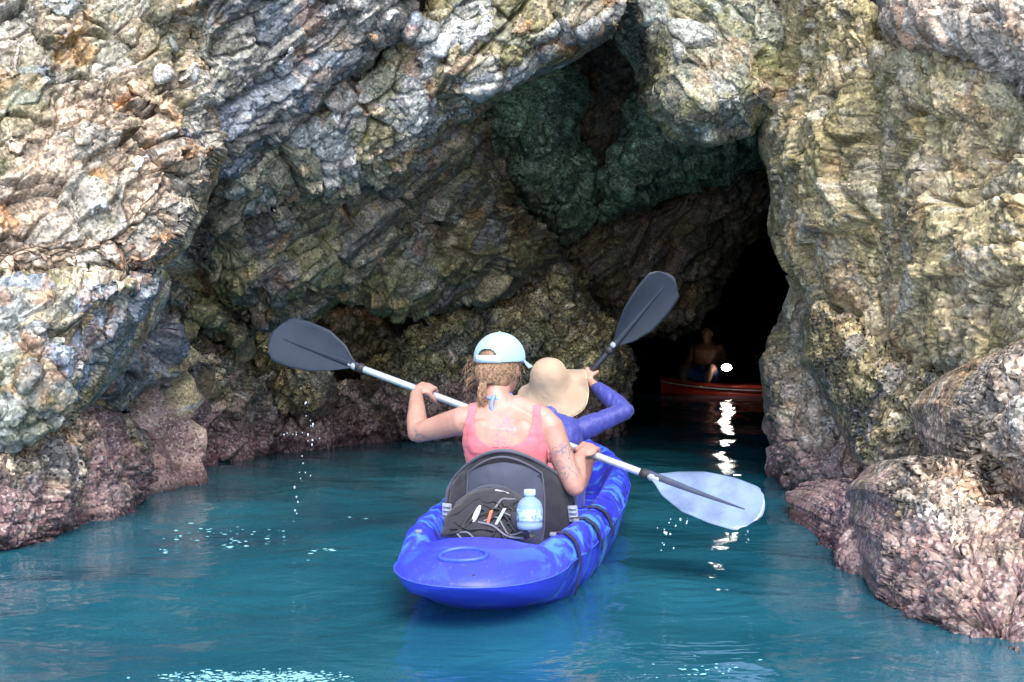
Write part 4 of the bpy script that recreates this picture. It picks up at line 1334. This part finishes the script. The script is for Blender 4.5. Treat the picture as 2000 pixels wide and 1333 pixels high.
    for q in range(1300):
        a = rng.uniform(-1.35, 1.35)
        el = rng.uniform(-.60, .25)
        d = (-hf * math.cos(a) + hr * math.sin(a)) * math.cos(el) + hu * math.sin(el)
        st = hc + hr * d.dot(hr) * .088 + hf * d.dot(hf) * .100 + hu * d.dot(hu) * .10
        j = lambda r: Vector((rng.uniform(-r, r), rng.uniform(-r, r), rng.uniform(-r, r)))
        midp = st.lerp(knot, .5) + (st.lerp(knot, .5) - hc).normalized() * rng.uniform(.008, .016) + j(.0025)
        pts = [st, midp, knot + j(.010)]
        if q % 2 == 0:
            pts += [knot - hu * .045 - hf * .012 + j(.014), knot - hu * rng.uniform(.07, .11) + hf * .005 + j(.02)]
        p = smooth_path(pts, 5)
        tube(bm, p, lerp_list([.0008, .0010, .0009, .0005], len(p)), 3)
    for q in range(36):    # loose wisps on the left and right
        sg = -1 if q % 3 else 1
        st = hc + hr * sg * .080 - hf * rng.uniform(.0, .06) + hu * rng.uniform(-.06, .02)
        p = smooth_path([st, st + hr * sg * rng.uniform(.01, .035) - hu * rng.uniform(.0, .03) - hf * rng.uniform(0, .03), st + hr * sg * rng.uniform(-.01, .05) - hu * rng.uniform(.03, .07) - hf * rng.uniform(0, .05)], 5)
        tube(bm, p, lerp_list([.0009, .0008, .0004], len(p)), 3)
    bm_obj("hair_strands", bm, plain("brown_hair_strands", (0.33, 0.205, 0.13), 0.4, var=0.6, vscale=120), hair)
    # cap
    cap_root = empty("baseball_cap", hc)
    tag(cap_root, "pale blue baseball cap with rear opening on the woman's head", "cap")
    ct = hc + hu * .032 - hf * .004
    ca, cb, cc = .090, .104, .092
    cu = (hu - hf * .10).normalized(); cf = (hf - cu * hf.dot(cu)).normalized(); cr_ = cf.cross(cu)
    bm = bmesh.new()
    nu, nv = 144, 52
    grid = []
    for j in range(nv + 1):
        ph = (j / nv) * R(98)
        row = []
        for i in range(nu):
            th = 2 * math.pi * i / nu
            seam = 1 - .010 * max(0, 1 - abs((i % 12) - 0) / 1.0) if (i % 24) == 0 else 1.0
            bul = 1 + .012 * math.sin(th * 3) ** 2 * math.sin(ph)
            row.append(ct + (cr_ * math.cos(th) * ca + cf * math.sin(th) * cb) * math.sin(ph) * seam * bul + cu * math.cos(ph) * cc)
        grid.append([bm.verts.new(p) for p in row])
    for j in range(nv):
        for i in range(nu):
            th = 2 * math.pi * (i + .5) / nu; ph = (j + .5) / nv * R(98)
            dth = (th - R(268) + math.pi) % (2 * math.pi) - math.pi
            hgt = (R(88) - ph)
            if ph > R(60) and ph < R(84) and (dth / R(25)) ** 2 + ((R(84) - ph) / R(17)) ** 2 < 1: continue
            k2 = (i + 1) % nu
            if j == 0:
                if i % 1 == 0: bm.faces.new((grid[0][i], grid[1][i], grid[1][k2])) if True else None
            else:
                bm.faces.new((grid[j][i], grid[j + 1][i], grid[j + 1][k2], grid[j][k2]))
    bmesh.ops.remove_doubles(bm, verts=bm.verts, dist=1e-5)
    bmesh.ops.recalc_face_normals(bm, faces=bm.faces)
    me = bpy.data.meshes.new("tmp"); bm.to_mesh(me); bm.free()
    crown = link("crown", modded(me, [('SMOOTH', dict(factor=.3, iterations=1)), ('SOLIDIFY', dict(thickness=.003, offset=1.0))]), M_CAP, cap_root)
    bm = bmesh.new(); ellipsoid(bm, ct + cu * (cc + .002), cr_ * .008, cf * .008, cu * .005, 12, 8); bm_obj("button", bm, M_CAP, crown)
    bm = bmesh.new()
    for i in range(6):
        th = 2 * math.pi * i / 6 + R(28) 
        tube(bm, [ct + (cr_ * math.cos(th) * ca + cf * math.sin(th) * cb) * math.sin(R(p)) * 1.017 + cu * math.cos(R(p)) * cc * 1.03 for p in np.linspace(3, 50 if i in (4,) else 92, 14)], .0014, 5)
    bm_obj("seam", bm, plain("cap_seam_blue", (0.25, 0.52, 0.76), 0.7), crown)
    bm = bmesh.new()
    rr = []
    for th in np.linspace(R(232), R(304), 14):
        o = (cr_ * math.cos(th) * ca + cf * math.sin(th) * cb)
        rr.append([ct + o * 1.045 + cu * (math.cos(R(84)) * cc + .002), ct + o * 1.045 + cu * (math.cos(R(97)) * cc - .004), ct + o * 1.01 + cu * (math.cos(R(97)) * cc - .004), ct + o * 1.01 + cu * (math.cos(R(84)) * cc + .002)])
    loft(bm, rr); bm_obj("rear_strap", bm, plain("cap_strap_pale", (0.52, 0.68, 0.78), 0.6), cap_root)
    bm = bmesh.new()
    rows = []
    for t in np.linspace(0, 1, 8):
        rows.append([ct + (cr_ * math.cos(th) * (ca + .012 * t) + cf * math.sin(th) * cb) * 1.01 + cf * .072 * t * math.sin(th) ** .8 - cu * (.010 + .018 * t * abs(math.cos(th)) + .012 * t) for th in np.linspace(R(12), R(168), 24)])
    loft(bm, rows, False, False)
    me = bpy.data.meshes.new("tmp"); bm.to_mesh(me); bm.free()
    link("visor", modded(me, [('SOLIDIFY', dict(thickness=.004, offset=0))]), M_CAP, cap_root)
woman()

# ---- the person in the sun hat, in the front seat
def front_person():
    root = empty("person", K(2.42, 0, .1))
    tag(root, "person in blue long sleeved swim shirt in the front seat, seen from behind", "person")
    rt, fw = KR.copy(), KF.copy()
    bm = bmesh.new(); sh = bmesh.new()
    C = lambda s, x, z: K(s, x, z)
    tors = [(2.40, 0, .095, .15, .11), (2.40, 0, .18, .158, .115), (2.395, 0, .26, .14, .10), (2.38, 0, .34, .138, .098), (2.37, 0, .41, .148, .098), (2.37, 0, .465, .148, .085), (2.385, 0, .50, .12, .065), (2.40, 0, .525, .07, .055)]
    loft(bm, [ell_ring(C(s, x, z), rt, fw, a, b) for s, x, z, a, b in tors])
    loft(sh, [ell_ring(C(s, x, z), rt, fw, a + .007, b + .007) for s, x, z, a, b in tors])
    hc = C(2.44, 0.0, .645)
    limb(bm, [C(2.39, 0, .49), C(2.41, 0, .55), hc - Vector((0, 0, .04))], [.055, .05, .052], 16)
    add_head(bm, hc, KF, Vector((0, 0, 1)), .92)
    limb(sh, [C(2.39, 0, .49), C(2.405, 0, .535)], [.062, .058], 16)
    sR, eR = C(2.38, .145, .452), at(1222, 803, 6.86)
    hR = QH.copy()
    sL, eL = C(2.38, -.145, .452), C(2.52, -.27, .34)
    hL = QB - QAX * 1.28
    for s_, e_, h_, th in ((sR, eR, hR, 1), (sL, eL, hL, -1)):
        wr = add_hand(bm, h_, QAX, e_, thumb=th, back=Vector((.2, -1, .6)), k=.92)
        limb(bm, [s_, s_.lerp(e_, .45), e_], [.044, .038, .031], 16)
        limb(bm, [e_, e_.lerp(wr, .3), e_.lerp(wr, .7), wr], [.030, .034, .027, .022], 16)
        cuff = e_.lerp(wr, .86)
        limb(sh, [s_, s_.lerp(e_, .45), e_], [.053, .046, .038], 18)
        limb(sh, [e_, e_.lerp(cuff, .35), e_.lerp(cuff, .7), cuff], [.037, .042, .036, .029], 18)
    for sg in (-1, 1):
        pth = [C(2.46, sg * .08, .15), C(2.68, sg * .11, .24), C(2.86, sg * .12, .31), C(3.02, sg * .11, .24), C(3.16, sg * .09, .20)]
        limb(bm, pth, [.07, .064, .048, .044, .034], 16)
    link("body", skin_union(bm, .005, 5), skin_mat("front_skin", (0.50, 0.27, 0.21)), root)
    link("swim_shirt", wrinkle(skin_union(sh, .005, 5), .0032, 17, 1, (1.8, 1, .7)), M_NAVY, root)
    # floppy sun hat
    hat = empty("sun_hat", hc)
    tag(hat, "floppy tan sun hat on the front paddler's head", "hat")
    hx = (Vector((0, 0, 1)) * .80 - KF * .56 - KR * .10).normalized()
    hf = (KF - hx * KF.dot(hx)).normalized(); hr = hf.cross(hx)
    base = hc + hx * .005
    bm = bmesh.new()
    n = 72
    prof = [(.004, .140), (.026, .137), (.048, .128), (.066, .112), (.078, .090), (.085, .062), (.091, .034), (.099, .012), (.110, -.006), (.124, -.020), (.140, -.034), (.156, -.047), (.170, -.058)]
    rings = []
    for r_, h_ in prof:
        row = []
        br = max(0, (r_ - .088) / .08)
        for k in range(n):
            th = 2 * math.pi * k / n
            wv = br * (.020 * math.sin(2 * th + .7) + .012 * math.sin(5 * th + 1.0) + .055 * math.exp(-((th - .30) / .75) ** 2) - .03 * math.exp(-((th - 4.6) / .7) ** 2))
            dent = 1 - .07 * math.exp(-((th - 1.2) / .35) ** 2) * (h_ > .03)
            row.append(base + (hr * math.cos(th) + hf * math.sin(th)) * r_ * dent + hx * (h_ + wv))
        rings.append(row)
    V = loft(bm, rings, True, False)
    bm.faces.new(V[0])
    me = bpy.data.meshes.new("tmp"); bmesh.ops.recalc_face_normals(bm, faces=bm.faces); bm.to_mesh(me); bm.free()
    crown = link("hat_cloth", modded(wrinkle(modded(me, [('SUBSURF', dict(levels=1))]), .003, 9, 3), [('SOLIDIFY', dict(thickness=.0035, offset=0))]), M_STRAW, hat)
    bm = bmesh.new(); tube(bm, rings[-1] + [rings[-1][0]], .0035, 6, False); bm_obj("brim_edge", bm, plain("hat_edge", (0.52, 0.41, 0.30), 0.7), hat)
front_person()

# ------------------------------------------------------------------ red kayak deep in the cave, its paddler and torch
def far_kayak():
    O = at(1290, 752, 19.2); O.z = 0
    F_ = Vector((1, -.10, 0)).normalized(); S_ = Vector((.10, 1, 0)).normalized()
    L = 3.4
    P = lambda s, x, z: O + F_ * s + S_ * x + Vector((0, 0, z))
    root = empty("red_kayak", P(1.0, 0, 0))
    tag(root, "red kayak with white stripe lying across the dark cave", "kayak")
    def part(name, z0, z1, grow, mat):
        bm = bmesh.new()
        rings = []
        for s in np.linspace(0, L, 50):
            t = s / L
            hw = .36 * (1 - abs(2 * t - 1) ** 2.6) + .012 + grow
            rise = .10 * abs(2 * t - 1) ** 3
            rings.append([P(s, -hw, z0 + rise), P(s, -hw * .98, z1 + rise), P(s, -hw * .72, z1 + rise + .012), P(s, hw * .72, z1 + rise + .012), P(s, hw * .98, z1 + rise), P(s, hw, z0 + rise)])
        loft(bm, rings)
        return bm_obj(name, bm, mat, root)
    part("hull", -.10, .045, -.02, plain("kayak_red", (0.55, 0.045, 0.03), 0.35))
    part("white_stripe", .045, .062, .004, plain("kayak_stripe", (0.75, 0.72, 0.70), 0.4))
    part("deck", .062, .105, 0, plain("kayak_red_deck", (0.60, 0.06, 0.04), 0.35))
    # paddler
    pr = empty("person", P(.72, 0, .16))
    tag(pr, "person with bare chest and blue shorts sitting in the dark cave", "person")
    fw = Vector((-.45, -1, 0)).normalized(); rt = fw.cross(Vector((0, 0, 1)))
    b = at(1382, 752, 19.15)
    C = lambda x, y, z: Vector((b.x, b.y, 0)) + rt * x + fw * y + Vector((0, 0, z))
    bm = bmesh.new()
    tors = [(0, .16, .17, .12), (0, .26, .165, .115), (0, .36, .155, .11), (.01, .47, .175, .12), (.01, .56, .19, .115), (0, .62, .16, .085), (0, .655, .08, .06)]
    loft(bm, [ell_ring(C(0, y, z), rt, fw, a, d) for y, z, a, d in tors])
    hc = C(0, .03, .77)
    limb(bm, [C(0, 0, .63), C(0, .01, .69), hc], [.06, .055, .055], 14)
    add_head(bm, hc, fw, Vector((0, 0, 1)), .98)
    tp = at(1419, 718, 18.70)
    arms = [(C(.18, 0, .58), C(.25, .03, .36), C(.17, .22, .24)), (C(-.18, 0, .58), C(-.26, .08, .38), tp + Vector((-.02, .05, -.03)))]
    for s_, e_, h_ in arms:
        limb(bm, [s_, s_.lerp(e_, .5), e_], [.055, .046, .038], 14)
        limb(bm, [e_, e_.lerp(h_, .4), h_], [.037, .038, .026], 14)
        add_hand(bm, h_, rt, e_, rs=.016, k=1.0)
    for sg in (-1, 1):
        limb(bm, [C(sg * .09, .05, .22), C(sg * .15, .28, .30), C(sg * .17, .46, .33), C(sg * .16, .50, .24), C(sg * .15, .52, .19)], [.08, .075, .058, .052, .045], 14)
    link("body", skin_union(bm, .009, 4), skin_mat("far_skin", (0.36, 0.18, 0.12)), pr)
    bm = bmesh.new()
    loft(bm, [ell_ring(C(0, y, z), rt, fw, a + .012, d + .012) for y, z, a, d in tors[:3]])
    for sg in (-1, 1):
        limb(bm, [C(sg * .09, .05, .23), C(sg * .14, .22, .285), C(sg * .155, .34, .31)], [.095, .09, .08], 14)
    link("swim_shorts", skin_union(bm, .01, 3), plain("blue_shorts", (0.05, 0.14, 0.42), 0.7), pr)
    bm = bmesh.new()
    ellipsoid(bm, hc + Vector((0, .012, .03)), rt * .082, fw * .098, Vector((0, 0, .092)), 18, 12)
    bm_obj("hair", bm, plain("dark_hair", (0.03, 0.02, 0.016), 0.5, var=.4), pr)
    # torch
    tr = empty("torch", tp)
    tag(tr, "lit white torch held by the person in the red kayak", "torch")
    d = (Vector((0, 0, CAM_H)) - tp).normalized()
    bm = bmesh.new(); tube(bm, [tp - d * .06, tp + d * .02, tp + d * .03, tp + d * .05], [.02, .02, .066, .080], 20); bm_obj("torch_body", bm, M_BLACK, tr)
    k = NT("torch_light")
    em = k.n("ShaderNodeEmission"); em.inputs[0].default_value = (1, .93, .82, 1); em.inputs[1].default_value = 38.0
    k.l(em.outputs[0], k.out.inputs[0])
    bm = bmesh.new(); sx = d.cross(Vector((0, 0, 1))).normalized()
    ellipsoid(bm, tp + d * .125, sx * .062, d * .010, Vector((0, 0, .042)), 20, 10); bm_obj("lens", bm, k.m, tr)
far_kayak()

# ------------------------------------------------------------------ water drops, splashes and foam
def drops(name, label, spots, rmin, rmax, seed, mat):
    rng = random.Random(seed)
    bm = bmesh.new()
    for (u, v, d, su, sv, n, fl) in spots:
        for _ in range(n):
            p = at(u + rng.gauss(0, su), v + rng.gauss(0, sv), d + rng.uniform(-.12, .12))
            r = rng.uniform(rmin, rmax) * rng.uniform(.5, 1)
            if fl:
                p = at(u + rng.gauss(0, su), v + rng.gauss(0, sv), d)
                k_ = CAM_H / (CAM_H - p.z)             # carried onto the water surface
                p = Vector((p.x * k_, p.y * k_, .004))
                ellipsoid(bm, p, (r * rng.uniform(1.2, 3.5), 0, 0), (0, r * rng.uniform(.8, 1.6), 0), (0, 0, r * .5), 8, 6)
            else:
                ellipsoid(bm, p, (r, 0, 0), (0, r, 0), (0, 0, r * rng.uniform(1, 2)), 8, 6)
    tag(bm_obj(name, bm, mat), label, kind="stuff")
M_DROP = plain("water_drop_white", (0.55, 0.68, 0.75), 0.05, coat=1.0)
M_FOAM = plain("sea_foam_white", (0.22, 0.50, 0.58), 0.35, var=.25, vscale=80)
drops("falling_water_drops", "bright drops falling from the black left paddle blade", [(596, 790, 6.3, 8, 22, 5, 0), (600, 850, 6.3, 16, 16, 15, 0), (590, 905, 6.3, 10, 18, 6, 0), (578, 975, 6.3, 5, 20, 8, 0)], .002, .0048, 1, M_DROP)
drops("paddle_drips", "drops falling from the pale right paddle blade", [(1312, 1035, 5.3, 12, 18, 16, 0), (1340, 1012, 5.3, 3, 5, 3, 0), (1460, 1058, 5.3, 3, 12, 6, 0), (1485, 1280, 4.6, 3, 14, 6, 0)], .0015, .0045, 2, M_DROP)
drops("water_splash", "white splash specks on the water at left", [(430, 1045, 6, 60, 10, 34, 1), (450, 1062, 6, 16, 5, 16, 1), (320, 1080, 6, 12, 4, 6, 1), (630, 1076, 6, 18, 1.5, 14, 1), (690, 1015, 7, 30, 3, 9, 1), (590, 1092, 6, 8, 4, 8, 1)], .002, .0065, 3, M_FOAM)
drops("sea_foam", "patch of pale foam at the bottom edge of the picture", [(470, 1326, 4, 70, 6, 420, 1), (590, 1327, 4, 45, 6, 200, 1), (345, 1322, 4, 5, 4, 12, 1), (1380, 1312, 4, 45, 8, 40, 1)], .001, .0038, 4, M_FOAM)
